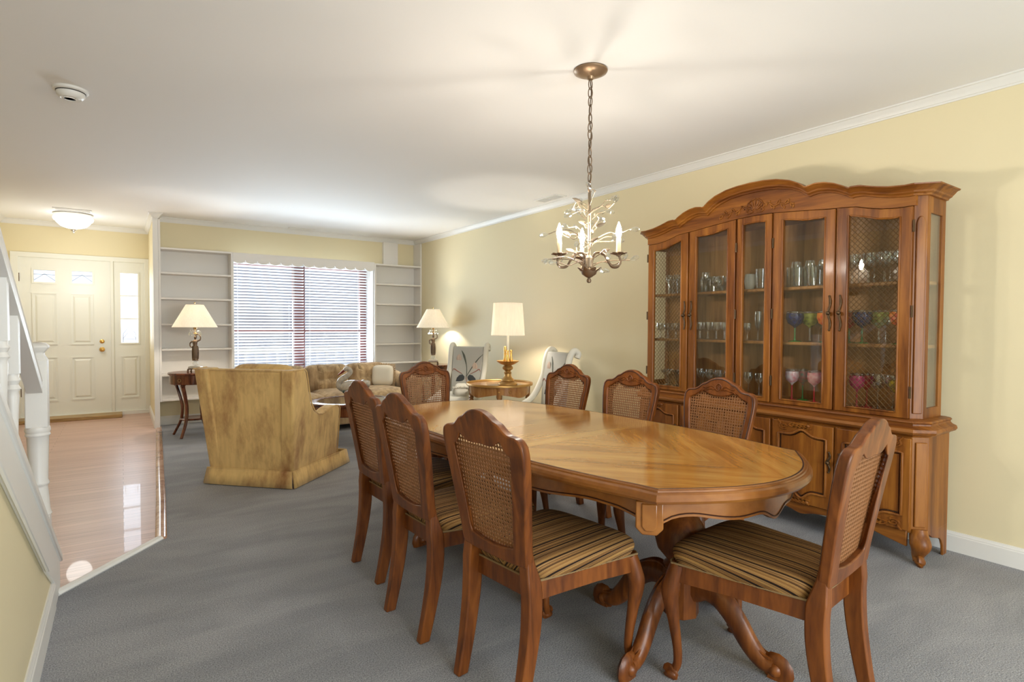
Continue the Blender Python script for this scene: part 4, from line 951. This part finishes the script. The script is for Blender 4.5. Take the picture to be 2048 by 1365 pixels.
def skirt(m, x0, x1, y, ax, fl, zt=.118):                                  # flared kick-pleat panel
    r = []
    for z, o, e in ((zt,.0,.0),(zt*.5,fl*.55,fl*.25),(.004,fl,fl*.6)):
        N = 14; row_ = [x0-e+(x1-x0+2*e)*i/N for i in range(N+1)]
        r.append([(x, y-o-.005*sin(pi*i/N*1.0)*(1-z/zt), z) if ax == 'x' else (y+(o+.004*sin(pi*i/N)*(1-z/zt)) , x, z) for i, x in enumerate(row_)])
    m.loft(r, False, False)
m = MB(); skirt(m, -.348, .348, -.012, 'x', .022); m.build('skirt_panel', GOLDV, A, solid=.012)
m = MB(); skirt(m, -.012, .790, .352, 'y', .022); m.build('skirt_panel', GOLDV, A, solid=.012)
m = MB(); skirt(m, -.012, .790, .352, 'y', .022); m.v = [(-x,y,z) for x,y,z in m.v]; m.build('skirt_panel', GOLDV, A, solid=.012)
m = MB(); skirt(m, -.345, .345, -.785, 'x', .022); m.v = [(x,-y,z) for x,y,z in m.v]; m.build('skirt_panel', GOLDV, A, solid=.012)
m = MB(); m.b2(-.29,.29,.05,.72,.004,.12); m.build('underframe', DARKW, A)
m = MB(); m.tube([(-.352,-.014,.119),(.352,-.014,.119),(.356,.66,.119)], .006, 6); m.build('welt_cord', GOLDV, A)

# ================================================================== sofa
SO = thing('sofa', 'long tufted velvet sofa with rolled arms under the far window blinds', 'sofa', (2.03,7.07,0), radians(8))
# local: back plane at y=0 (towards window), front at y=-.86
hw = .93
m = MB(); m.b2(-hw+.06,hw-.06,-.80,-.02,.06,.26); m.build('seat_base', SOFAV, SO, bevel=.02)
m = MB(); m.loft([[(-hw+.04,-.20+.05*t,.20+.42*t),(hw-.04,-.20+.05*t,.20+.42*t),(hw-.04,.0+.06*t,.20+.42*t),(-hw+.04,.0+.06*t,.20+.42*t)] for t in (0,.5,1)]); m.build('backrest', SOFAV, SO, bevel=.05, seg=4)
for s_ in (-1,1):
    m = MB(); prof = [(.0,.06),(.15,.06),(.15,.40)]+[(.075+.095*cos(t), .475+.09*sin(t)) for t in [radians(-20+220*q/12) for q in range(13)]]+[(.0,.40)]
    rr = []
    for y in (-.80,-.77,-.4,-.1,.02): 
        k = 1.0-(.06 if y == -.80 else 0); lift = .10*max(0,(y+.45)/.47)
        rr.append([(s_*(hw-.12+(x-.075)*k+.075), y, .06+(z-.06)*k+(lift if z > .3 else 0)) for x, z in prof])
    m.loft(rr); m.build('arm', SOFAV, SO, smooth=50)
w3 = (2*hw-.28)/3
for i in range(3):
    cx = -hw+.14+w3*(i+.5)
    m = MB(); pillow(m, cx, -.50, .345, w3/2, .335, .085, nu=48, nv=16); m.build('seat_cushion', SOFAV, SO, smooth=60)
    def tf(x, y):
        d = 0
        for bx in (-.5,0,.5): d += .028*exp(-((x-bx)/.03)**2)
        d += .040*exp(-((y+.08)/.055)**2)
        for bx in (-.5,0,.5): d += .045*exp(-((x-bx)/.07)**2-((y+.08)/.10)**2)
        return d
    m = MB(); m.M = Matrix.Translation((cx,-.155,.525)) @ Matrix.Rotation(radians(-12), 4, 'X'); pillow(m, 0, 0, 0, w3/2+.006, .185, .14, e=.35, nu=96, nv=34, axis='y', tuft=tf); bc = m.build('back_cushion', SOFAV, SO, smooth=70)
    m = MB(); m.M = Matrix.Translation((cx,-.155,.525)) @ Matrix.Rotation(radians(-12), 4, 'X')
    for bx in (-.5,0,.5): m.sphere((bx*w3/2,-.085,-.015), .014, 10, 6)
    m.build('tuft_button', SOFAV, bc, smooth=60)
CREAM = plain('cream_fabric', (.74,.68,.56), .85, bump=.3, bscale=300)
def throw(name, label, loc, rot, s, fringe, mat, frmat):
    t = thing(name, label, 'cushion', loc); t.rotation_euler = rot
    m = MB(); pillow(m, 0, 0, 0, s, s, .075, e=.45, nu=44, nv=14, axis='y'); m.build('cushion_cover', mat, t, smooth=60)
    m = MB(); N = 120
    for i in range(N):
        a = 2*pi*i/N; q = max(abs(cos(a)), abs(sin(a))); x, z = s*.96*cos(a)/q**.85, s*.96*sin(a)/q**.85; k = 1+fringe/s
        m.tube([(x,0,z),(x*(1+.5*(k-1)),.008*sin(i*2.4),z*(1+.5*(k-1))),(x*k,.012*sin(i*1.7),z*k-.006)], .0035, 4)
    m.build('fringe', frmat, t)
throw('throw_cushion', 'cream fringed cushion leaning on the right end of the sofa', (2.74,6.82,.545), (radians(-14),0,radians(-32)), .135, .035, CREAM, SOFAV)

# ================================================================== coffee table and ceramic bird
CT = thing('coffee_table', 'round dark coffee table with inset glass top between armchair and sofa', 'table', (1.93,5.60,0))
m = MB(); m.lathe([(.41,.395),(.425,.405),(.43,.418),(.425,.428),(.405,.430),(.355,.430),(.350,.424),(.350,.400)], 48, squash=.92); m.build('top_rim', MAHOG, CT, smooth=30)
m = MB(); m.lathe([(.352,.418),(.352,.426),(.001,.426)], 48, squash=.92)
m.build('glass_inset', plain('smoked_glass', (.06,.065,.06), .03, coat=.6), CT, smooth=30)
m = MB(); m.lathe([(.375,.30),(.385,.31),(.385,.40),(.36,.40),(.36,.30),(.375,.30)], 48, caps=False, squash=.92); m.build('apron', MAHOG, CT, smooth=30)
for k in range(4):
    a = pi/4+pi/2*k-.55; x, y = .345*cos(a), .32*sin(a)
    m = MB(); m.lathe([(.001,0),(.012,0),(.016,.02),(.011,.03),(.013,.05),(.024,.30),(.026,.40),(.001,.40)], 10, (x,y,0)); lg = m.build('leg', MAHOG, CT, smooth=40)
    m = MB(); m.lathe([(.001,.0),(.015,0.001),(.018,.018),(.001,.022)], 10, (x,y,0)); m.build('caster', BRASS, lg, smooth=40)
PORC = plain('porcelain_cream', (.52,.47,.39), .25, coat=.3, vary=.2, bscale=30)
BI = thing('ceramic_bird', 'cream ceramic long-necked bird with a dark red bill on the coffee table', 'ornament', (1.90,5.52,.430), radians(-40))
m = MB(); m.sphere((.0,0,.135), .10, 24, 14, (1.25,.85,.72)); m.tube(cr([(.09,0,.15),(.14,0,.17),(.18,0,.165)],4), [.05]*4+[.035]*4+[.012], 12); m.build('body', PORC, BI, smooth=70)
m = MB(); P = cr([(-.09,0,.12),(-.135,0,.15),(-.12,0,.205),(-.06,0,.245),(-.02,0,.285),(-.03,0,.315),(-.06,0,.322),(-.085,0,.305)],6)
m.tube(P, [lerp_tab([(0,.040),(.25,.032),(.55,.022),(.75,.019),(.9,.023),(1,.014)], i/(len(P)-1)) for i in range(len(P))], 14); m.build('neck', PORC, BI, smooth=70)
m = MB(); m.tube([(-.082,0,.306),(-.115,0,.278),(-.155,0,.252)], [.014,.012,.003], 10); m.build('bill', plain('bill_red', (.22,.03,.02), .3), BI, smooth=60)
m = MB(); m.lathe([(.001,0),(.06,0),(.064,.01),(.052,.022),(.046,.05),(.055,.075),(.001,.075)], 24); m.build('base', PORC, BI, smooth=50)
FLW = [plain('flower_a', (.45,.12,.05), .5), plain('leaf_a', (.06,.09,.07), .5)]
for q in range(9):
    a = q*.75; 
    m = MB(); m.sphere((-.06+.012*q, -.078+.006*sin(q*2.1), .075+.022*cos(q*1.3)), .016, 8, 6, (1,.7,1)); m.build('flower' if q % 2 else 'leaf', FLW[0 if q % 2 else 1], BI, smooth=60)

# ================================================================== drum side tables with figurine lamps
def drum_table(label, loc, rz, r=.235):
    t = thing('side_table', label, 'table', loc, rz)
    m = MB(); m.lathe([(.001,.655),(r,.655),(r+.010,.665),(r+.012,.672),(r+.006,.680),(.001,.682)], 40); m.build('tabletop', MAHOG, t, smooth=30)
    m = MB(); m.lathe([(r-.012,.560),(r-.008,.565),(r-.008,.655),(.001,.655),(.001,.560)], 40, caps=False); dr = m.build('drum', MAHOG, t, smooth=30)
    m = MB()
    for a in (-2.4,-.9): 
        x, y = (r-.006)*cos(a), (r-.006)*sin(a); m.M = Matrix.Translation((x,y,.607)) @ Matrix.Rotation(a-pi/2, 4, 'Z'); m.tube([(.016*cos(q),.006,.016*sin(q)) for q in [2*pi*i/14 for i in range(14)]], .003, 5, closed=True, up=(0,1,0)); m.M = Matrix.Identity(4)
    m.build('ring_pull', BRASS, dr)
    for k in range(4):
        a = pi/4+pi/2*k; P = cr([(r-.055,0,.560),(r-.045,0,.535),(r-.075,0,.44),(r-.105,0,.30),(r-.085,0,.16),(r-.025,0,.04),(r-.005,0,.004)],5)
        m = MB(); m.M = Matrix.Rotation(a, 4, 'Z'); m.tube(P, [(.024-.010*i/(len(P)-1), .015-.003*i/(len(P)-1)) for i in range(len(P))], 10, up=(0,1,0)); m.sphere((r-.035,0,.545),.020,8,6); m.build('leg', MAHOG, t, smooth=50)
    m = MB(); m.lathe([(.001,.175),(.135,.175),(.142,.181),(.142,.188),(.135,.194),(.001,.194)], 32); m.build('lower_shelf', MAHOG, t, smooth=30)
    return t
drum_table('dark mahogany drum table with splayed legs left of the gold armchair, under a lamp', (.635,6.87,0), radians(8))
drum_table('dark mahogany drum table under the lamp in the far right corner', (3.345,6.60,0), radians(20), .225)
def figurine_lamp(label, loc, rz, e):
    t = thing('table_lamp', label, 'lamp', loc, rz)
    m = MB(); m.b2(-.058,.058,-.045,.045,.036,.056); m.b2(-.05,.05,-.04,.04,.056,.060); m.build('marble_slab', plain('marble_cream', (.68,.64,.56), .3, vary=.1, bscale=18), t, bevel=.004)
    m = MB(); m.b2(-.060,.060,-.047,.047,.024,.036)
    for sx in (-1,1):
        for sy in (-1,1): m.tube(cr([(sx*.052,sy*.038,.03),(sx*.060,sy*.046,.018),(sx*.056,sy*.042,.008),(sx*.064,sy*.05,.003)],4), [.010]*4+[.007]*4+[.008]*4+[.009], 8)
    m.build('footed_base', BRONZE, t, smooth=40)
    m = MB(); m.sphere((0,0,.088), .030, 12, 6, (1,1,.9)); m.build('crystal_ball', CRYS, t, smooth=0)
    m = MB()
    m.lathe([(.001,.116),(.030,.118),(.032,.128),(.026,.138),(.029,.150),(.026,.19),(.031,.235),(.029,.262),(.021,.282),(.026,.305),(.029,.322),(.022,.336),(.009,.342),(.008,.352)], 16, squash=.8)
    for q in range(7):
        a = q*.9; m.tube(cr([(.024*cos(a),.020*sin(a),.275),(.031*cos(a+.15),.025*sin(a+.15),.22),(.029*cos(a+.1),.024*sin(a+.1),.135)],4), .005, 6)
    m.sphere((.002,0,.366), .017, 12, 8, (.9,.95,1.15)); m.sphere((.004,.004,.376), .016, 10, 6, (1,1,.8))
    m.tube(cr([(.026,0,.328),(.050,.002,.345),(.052,.0,.375),(.034,.0,.402)],5), [.008]*6+[.0065]*5+[.006]*5, 8); m.tube(cr([(-.026,0,.328),(-.048,-.004,.305),(-.046,-.008,.272),(-.026,-.018,.262)],5), [.008]*6+[.0065]*5+[.006]*5, 8)
    m.tube([(.034,0,.402),(.0,0,.395)], .008, 6); m.build('figurine', BRONZE, t, smooth=60)
    m = MB(); m.tube([(0,0,.37),(0,0,.475)], .006, 8); m.lathe([(.001,.405),(.020,.408),(.014,.416),(.008,.42)], 14); m.lathe([(.014,.455),(.017,.46),(.017,.49),(.012,.495)], 14); m.build('stem', BRASS, t, smooth=40)
    m = MB()
    for q in range(10):
        a = 2*pi*q/10; x, y = .056*cos(a), .056*sin(a); m.tube([(.012*cos(a),.012*sin(a),.432),(x*.7,y*.7,.440),(x,y,.425)], .002, 4)
        m.lathe([(.001,.385),(.009,.395),(.007,.41),(.002,.424)], 6, (x,y,0)); m.sphere((x*.8,y*.8,.442),.006,6,4)
    m.build('crystal_drops', CRYS, t, smooth=0)
    m = MB(); m.lathe([(.215,.475),(.213,.480),(.085,.715),(.087,.718)], 48, caps=False); m.build('lamp_shade', SHADE, t, smooth=40, solid=.002)
    m = MB()
    for q in range(3): a = 2*pi*q/3; m.tube([(.085*cos(a),.085*sin(a),.712),(0,0,.700)], .002, 5)
    m.tube([(0,0,.49),(.0,0,.735)], .003, 6); m.sphere((0,0,.738),.008,8,6); m.build('harp_finial', BRASS, t)
    l = bpy.data.lights.new('lamp_glow', 'POINT'); l.energy = e; l.color = (1.0,.91,.78); l.shadow_soft_size = .03
    o = bpy.data.objects.new('lamp_glow', l); COL.objects.link(o); o.parent = t; o.location = (0.02,0.02,.60)
figurine_lamp('lit table lamp with a bronze figurine and cone shade in front of the left shelves', (.650,6.87,.682), radians(-25), 12)
figurine_lamp('lit table lamp with a bronze figurine and cone shade in the far right corner', (3.345,6.60,.682), radians(-25), 12)

# ================================================================== round brass-gallery table with candlestick lamp
RT = thing('round_table', 'round fruitwood table with a brass gallery rim between the two white chairs', 'table', (3.14,4.72,0), radians(10))
OLDG = plain('old_gold', (.46,.27,.09), .38, .75)
SIDEW = wood('side_table_veneer', (.24,.095,.028), (.38,.17,.05), (.50,.25,.085), (8,8,2), .25, .4)
r = .330
m = MB(); m.lathe([(.001,.590),(r,.590),(r+.004,.600),(.001,.602)], 56); m.build('tabletop', SIDEW, RT, smooth=30)
m = MB(); m.lathe([(r-.002,.592),(r+.007,.594),(r+.007,.612),(r+.004,.616),(r,.612),(r-.002,.603)], 56, caps=False); m.build('gallery_rim', OLDG, RT, smooth=40)
m = MB(); N = 96; rr = []
for z_ in (0,1):
    rr.append([((r-.03)*cos(2*pi*i/N),(r-.03)*sin(2*pi*i/N), .590 if z_ == 0 else .505-.020*abs(cos(2*2*pi*i/N*1.0))**6+.016*exp(-((((i % 24)-12)/4.0)**2))) for i in range(N)])
rr.append([(x*.95,y*.95,z) for x,y,z in rr[1]]); rr.append([(x*.95,y*.95,.590) for x,y,z in rr[1]])
m.loft(rr, True, False); ap = m.build('apron', SIDEW, RT, smooth=30)
m = MB()
for a in (-2.35,-2.0): x, y = (r-.026)*cos(a), (r-.026)*sin(a); m.sphere((x,y,.548), .010, 8, 6)
m.build('drawer_knob', GOLD, ap, smooth=60)
for k in range(4):
    a = pi/4+pi/2*k; x, y = (r-.045)*cos(a), (r-.045)*sin(a)
    m = MB(); m.lathe([(.001,0),(.012,0),(.015,.02),(.012,.03),(.022,.42),(.024,.44),(.018,.45),(.026,.465),(.018,.48),(.024,.49),(.026,.59)], 12, (x,y,0)); m.build('leg', SIDEW, RT, smooth=40)
GL = thing('table_lamp', 'lit white drum-shade lamp with a turned gold base on the round table', 'lamp', (3.12,4.545,.602))
m = MB(); m.lathe([(.001,0),(.092,0),(.096,.012),(.090,.026),(.070,.036),(.066,.040)], 36); m.build('base', OLDG, GL, smooth=40)
m = MB(); m.lathe([(.060,.038),(.066,.048),(.062,.062),(.045,.075),(.034,.095),(.034,.118),(.040,.124),(.034,.130),(.028,.142),(.034,.150),(.050,.160),(.054,.175),(.046,.188),(.036,.194),(.040,.20)], 32); m.build('turned_stem', OLDG, GL, smooth=40)
m = MB(); m.lathe([(.036,.198),(.070,.210),(.108,.236),(.113,.242),(.108,.243),(.066,.219),(.001,.214)], 36); m.build('dish', OLDG, GL, smooth=40)
IVORY = plain('ivory_candle', (.85,.80,.66), .5)
m = MB(); m.lathe([(.012,.214),(.012,.50)], 14); m.build('candle_column', IVORY, GL, smooth=40)
for k,(x,y,h) in enumerate(((.030,-.012,.345),(-.020,-.028,.405-.06),(-.012,.03,.38))):
    m = MB(); m.lathe([(.016,.218),(.022,.228),(.015,.27),(.011,.30)]+[(.013,.302),(.013,.318),(.010,.320),(.010,.332),(.014,.334),(.013,h),(.001,h+.006)], 14, (x,y,0)); m.build('gilt_tassel', GOLD, GL, smooth=40)
m = MB(); m.lathe([(.165,.492),(.165,.497),(.143,.806),(.143,.810)], 48, caps=False); m.build('lamp_shade', SHADE2, GL, smooth=40, solid=.002)
m = MB()
for q in range(3): a = 2*pi*q/3; m.tube([(.143*cos(a),.143*sin(a),.795),(0,0,.790)], .002, 5)
m.tube([(0,0,.50),(0,0,.80)], .003, 6); m.build('harp', BRASS, GL)
l = bpy.data.lights.new('lamp_glow', 'POINT'); l.energy = 13; l.color = (1.0,.92,.80); l.shadow_soft_size = .03
o = bpy.data.objects.new('lamp_glow', l); COL.objects.link(o); o.parent = GL; o.location = (.02,.02,.565)

# ================================================================== white scroll chairs with embroidered backs
UPH = plain('white_upholstery', (.74,.71,.62), .8, bump=.2, bscale=260); PANELF = plain('grey_panel_fabric', (.46,.45,.41), .85, bump=.3, bscale=320)
EMB = {'leaf': plain('thread_charcoal', (.05,.055,.06), .8), 'stem': plain('thread_green', (.10,.11,.09), .8), 'flower': plain('thread_rose', (.56,.43,.35), .8), 'red': plain('thread_rust', (.30,.11,.08), .8)}
def by_(z): t = (z-.42)/.53; return .0-.01*t-.065*t*t
def scroll_chair(label, loc, rz):
    t = thing('scroll_chair', label, 'chair', loc, rz)         # +y forward
    hw = .215
    m = MB(); rr = []
    for z in [.36+.585*i/16 for i in range(17)]: rr.append([(-hw+.03,by_(z)-.05,z),(hw-.03,by_(z)-.05,z),(hw-.03,by_(z)+.02,z),(-hw+.03,by_(z)+.02,z)])
    m.loft(rr); b = m.build('back_panel', PANELF, t, bevel=.012, smooth=50)
    for s_ in (-1,1):
        m = MB(); P = [( -.205+.040*cos(q), .935+.040*sin(q)) for q in [radians(a) for a in (-60,-20,20,60,100)]]
        path = cr([(s_*hw,-.135,.900),(s_*hw,-.148,.940),(s_*hw,-.112,.966),(s_*hw,-.075,.935),(s_*hw,-.050,.86),(s_*hw,-.030,.74),(s_*hw,.020,.62),(s_*hw,.095,.51),(s_*(hw+.01),.20,.445),(s_*(hw+.01),.34,.405),(s_*(hw+.01),.46,.385),(s_*(hw+.005),.53,.37)],5)
        m.tube(path, [(.030,.028)]*len(path), 12, up=(1,0,0)); m.build('scroll_arm', UPH, t, smooth=60)
    m = MB(); pillow(m, 0, .25, .375, .215, .285, .075, nu=44, nv=14); m.build('seat_cushion', UPH, t, smooth=60)
    m = MB(); m.b2(-.21,.21,-.03,.50,.20,.33); m.build('seat_rail', UPH, t, bevel=.02)
    for sx in (-1,1):
        for y, yo in ((.46,.0),(.0,-.06)):
            m = MB(); m.loft([[(sx*.185-q,y+yo*k-q,z),(sx*.185+q,y+yo*k-q,z),(sx*.185+q,y+yo*k+q,z),(sx*.185-q,y+yo*k+q,z)] for z,q,k in ((0,.014,1),(.22,.022,0))]); m.build('leg', MAHOG, t, bevel=.003)
    f = lambda a, z: (a, by_(z)+.0215, z)
    def emb(pts, rs, key, nm):
        m = MB(); P = cr(pts, 6); R = [lerp_tab(rs, i/(len(P)-1)) for i in range(len(P))]; m.tube([f(a,z) for a,z in P], [(q, .003) for q in R], 8, up=(1,0,.01)); return m
    m = emb([(0,.58),(-.005,.66),(.005,.74),(.04,.84),(.075,.90)], [(0,.004),(.5,.005),(.75,.013),(1,.003)], 'stem', ''); m2 = emb([(0,.60),(-.06,.70),(-.13,.80),(-.19,.86)], [(0,.003),(.6,.007),(1,.002)], 'stem', '')
    m.v, n0 = m.v, len(m.v); m.f += [tuple(i+n0 for i in q) for q in m2.f]; m.v += m2.v; m.build('embroidered_stem', EMB['stem'], b, smooth=60)
    for s_ in (-1,1):
        m = MB(); c0 = f(s_*.072,.578); m.M = Matrix.Translation(c0) @ Matrix.Rotation(s_*.42, 4, 'Y'); m.tube([(-.058*s_,0,0),(-.045*s_,0,.004),(-.01*s_,0,.004),(.03*s_,0,0),(.062*s_,0,-.006)], [(.003,.003),(.030,.004),(.038,.004),(.026,.004),(.001,.001)], 10, up=(0,0,1)); m.build('embroidered_leaf', EMB['leaf'], b, smooth=60)
        m = emb([(s_*.05,.635),(s_*.11,.665),(s_*.155,.69),(s_*.17,.665)], [(0,.003),(.6,.006),(1,.002)], 'red', ''); m.build('embroidered_tendril', EMB['red'], b, smooth=60)
        m = MB()
        for k in range(5):
            a = k*.5-.2+pi/4; m2 = (s_*.100+.018*cos(a), .740+.045*s_+.040*sin(a)); p = f(*m2); m.sphere(p, .022, 10, 6, (.8,.15,1.5))
        m.build('embroidered_flower', EMB['flower'], b, smooth=60)
    m = emb([(-.012,.52),(-.004,.57),(0,.60)], [(0,.002),(1,.004)], 'red', ''); m.build('embroidered_tendril', EMB['red'], b, smooth=60)
    return t
scroll_chair('white scroll-backed chair with embroidered flowers beside the corner lamp table', (3.245,5.565,0), radians(128))
scroll_chair('white scroll-backed embroidered chair between the round table and the dining chairs', (3.255,4.02,0), radians(80))
throw('throw_cushion', 'white fringed cushion on the seat of the white chair near the corner', (2.99,5.235,.485), (radians(-55),0,radians(150)), .075, .025, UPH, UPH)

# ================================================================== chandelier
HX, HY = 1.895, 2.057
CHN = thing('chandelier', 'bronze leaf chandelier with crystal drops and lit candle bulbs over the dining table', 'chandelier', (HX,HY,0))
CHM = plain('chandelier_bronze', (.20,.135,.085), .45, .55); CHB = plain('canopy_bronze', (.30,.20,.12), .35, .6); CHG = plain('twig_champagne', (.24,.18,.12), .5, .4)
m = MB(); m.lathe([(.080,H),(.083,H-.006),(.080,H-.012),(.05,H-.026),(.018,H-.034),(.014,H-.046),(.001,H-.048)], 36); m.build('ceiling_canopy', CHB, CHN, smooth=40)
m = MB(); z = H-.045; k = 0; L_ = .050
while z > 1.885:
    a = k*pi/2+.3*sin(k*1.7); tlt = .22*sin(k*2.3); c_ = z-L_/2; ring_ = []
    for q in range(14):
        t = 2*pi*q/14; x_, z_ = .0115*cos(t), .0255*sin(t)*(1.0)
        xr = x_*cos(tlt)+z_*sin(tlt)*.35; ring_.append((xr*cos(a), xr*sin(a), c_+z_))
    m.tube(ring_, .0026, 6, closed=True); z -= L_-.009; k += 1
m.build('chain', CHM, CHN, smooth=60)
m = MB(); m.tube(cr([(.004*sin(i*1.9),.004*cos(i*2.3),H-.04-(H-.04-1.80)*i/9) for i in range(10)],4), .0028, 6); m.build('cord', plain('cord_brown', (.13,.09,.055), .6), CHN)
m = MB(); m.tube([(.021*cos(q),.012*cos(q),1.865+.021*sin(q)) for q in [2*pi*i/20 for i in range(20)]], .0028, 6, closed=True); m.build('hanging_ring', CHM, CHN, smooth=60)
m = MB(); m.lathe([(.006,1.845),(.008,1.84),(.008,1.70),(.007,1.69),(.007,1.54),(.020,1.525),(.020,1.48)], 14); m.build('stem', CHG, CHN, smooth=40)
def leafcup(m, c, r, h, n, droop=0, zb=0):
    for k in range(n):
        a0 = 2*pi*k/n; rows = []
        for t, w in ((0,.25),(.35,.9),(.65,1.0),(.85,.62),(1,.05)):
            rad = r*(.18+.82*t); z = c[2]+h*(t**1.3)-droop*t*t; hw_ = w*pi/n*.98
            rows.append([(c[0]+rad*cos(a0+u*hw_), c[1]+rad*sin(a0+u*hw_), z+.004*abs(u)*(1 if t > .3 else 0)) for u in (-1,-.5,0,.5,1)])
        m.loft(rows, False, False)
m = MB(); m.lathe([(.001,1.425),(.012,1.43),(.034,1.445),(.040,1.462),(.030,1.47)], 18); m.lathe([(.001,1.402),(.010,1.406),(.012,1.414),(.008,1.424)], 12); leafcup(m, (0,0,1.44), .058, .035, 7); m.build('bottom_cup', CHM, CHN, smooth=50, solid=.001)
random.seed(11)
arms = [(-.112,.094),(.104,-.098),(.075,.135),(-.06,-.14)]
arms = arms[:3]
for ax, ay in arms:
    R_ = hypot(ax, ay); a = atan2(ay, ax); 
    P = [(r_*cos(a), r_*sin(a), z) for r_, z in cr([(.012,1.50),(.03,1.548),(.07,1.545),(.09,1.515),(.11,1.485),(R_-.005,1.483),(R_+.010,1.505),(R_,1.54)],6)]
    m = MB(); m.tube(P, .0058, 8); m.tube([(x+.01*cos(a+1.6),y+.01*sin(a+1.6),z-.006) for x,y,z in P[10:34]], .003, 6); arm = m.build('arm', CHM, CHN, smooth=60)
    m = MB(); leafcup(m, (ax,ay,1.535), .042, .022, 6, .012); m.lathe([(.001,1.53),(.012,1.534),(.016,1.55)], 12, (ax,ay,0)); m.build('leaf_cup', CHM, arm, smooth=50, solid=.001)
    m = MB(); m.lathe([(.0115,1.545),(.0115,1.618),(.009,1.622)], 14, (ax,ay,0)); m.build('candle_sleeve', plain('candle_sleeve', (.70,.56,.36), .5) if 'candle_sleeve' not in bpy.data.materials else bpy.data.materials['candle_sleeve'], arm, smooth=40)
    m = MB(); m.lathe([(.007,1.62),(.011,1.632),(.0145,1.648),(.012,1.666),(.006,1.684),(.0012,1.698)], 14, (ax,ay,0)); m.build('candle_bulb', BULB, arm, smooth=60)
def crystal(m, p, d, s=1.0):
    d = Vector(d).normalized(); q = Vector(p); m.tube([tuple(q), tuple(q+d*.007*s), tuple(q+d*.022*s), tuple(q+d*.036*s), tuple(q+d*.041*s)], [.0015*s,.006*s,.011*s,.008*s,.002*s], 7)
for k in range(34):
    a = 2*pi*k/34*3.6+.4; zt = 1.455+.36*((k*9) % 34)/34; rr_ = (.10+.12*random.random())*(1.0 if zt < 1.66 else .75)
    base_ = (.012*cos(a),.012*sin(a), zt-.03+.02*random.random()); mid = (rr_*.5*cos(a+.4),rr_*.5*sin(a+.4), zt+.03*random.random()); end = (rr_*cos(a),rr_*sin(a), zt+.02+.05*(random.random()-.4))
    m = MB(); P = cr([base_, mid, ((mid[0]+end[0])/2+.012*sin(k),(mid[1]+end[1])/2+.012*cos(k),(mid[2]+end[2])/2+.018*sin(k*2.1)), end],6)
    m.tube(P, .0024, 5)
    lp = Vector(P[8]); 
    if k % 2 == 0:
        dr_ = Vector((cos(a+1.2),sin(a+1.2),.35)); m.tube([tuple(lp), tuple(lp+dr_*.012), tuple(lp+dr_*.028), tuple(lp+dr_*.045)], [(.001,.001),(.009,.0012),(.008,.0012),(.0008,.0008)], 6)
    tw = m.build('twig', CHG if zt > 1.56 else CHM, CHN, smooth=60)
    m = MB(); d = Vector(P[-1])-Vector(P[-2]); crystal(m, P[-1], d+Vector((0,0,.004*sin(k))), 1.15); m.build('crystal_drop', CRYS, tw, smooth=0)
    if k % 3 == 0: m = MB(); crystal(m, P[12], (cos(a-1),sin(a-1),.2), 1.0); m.build('crystal_drop', CRYS, tw, smooth=0)
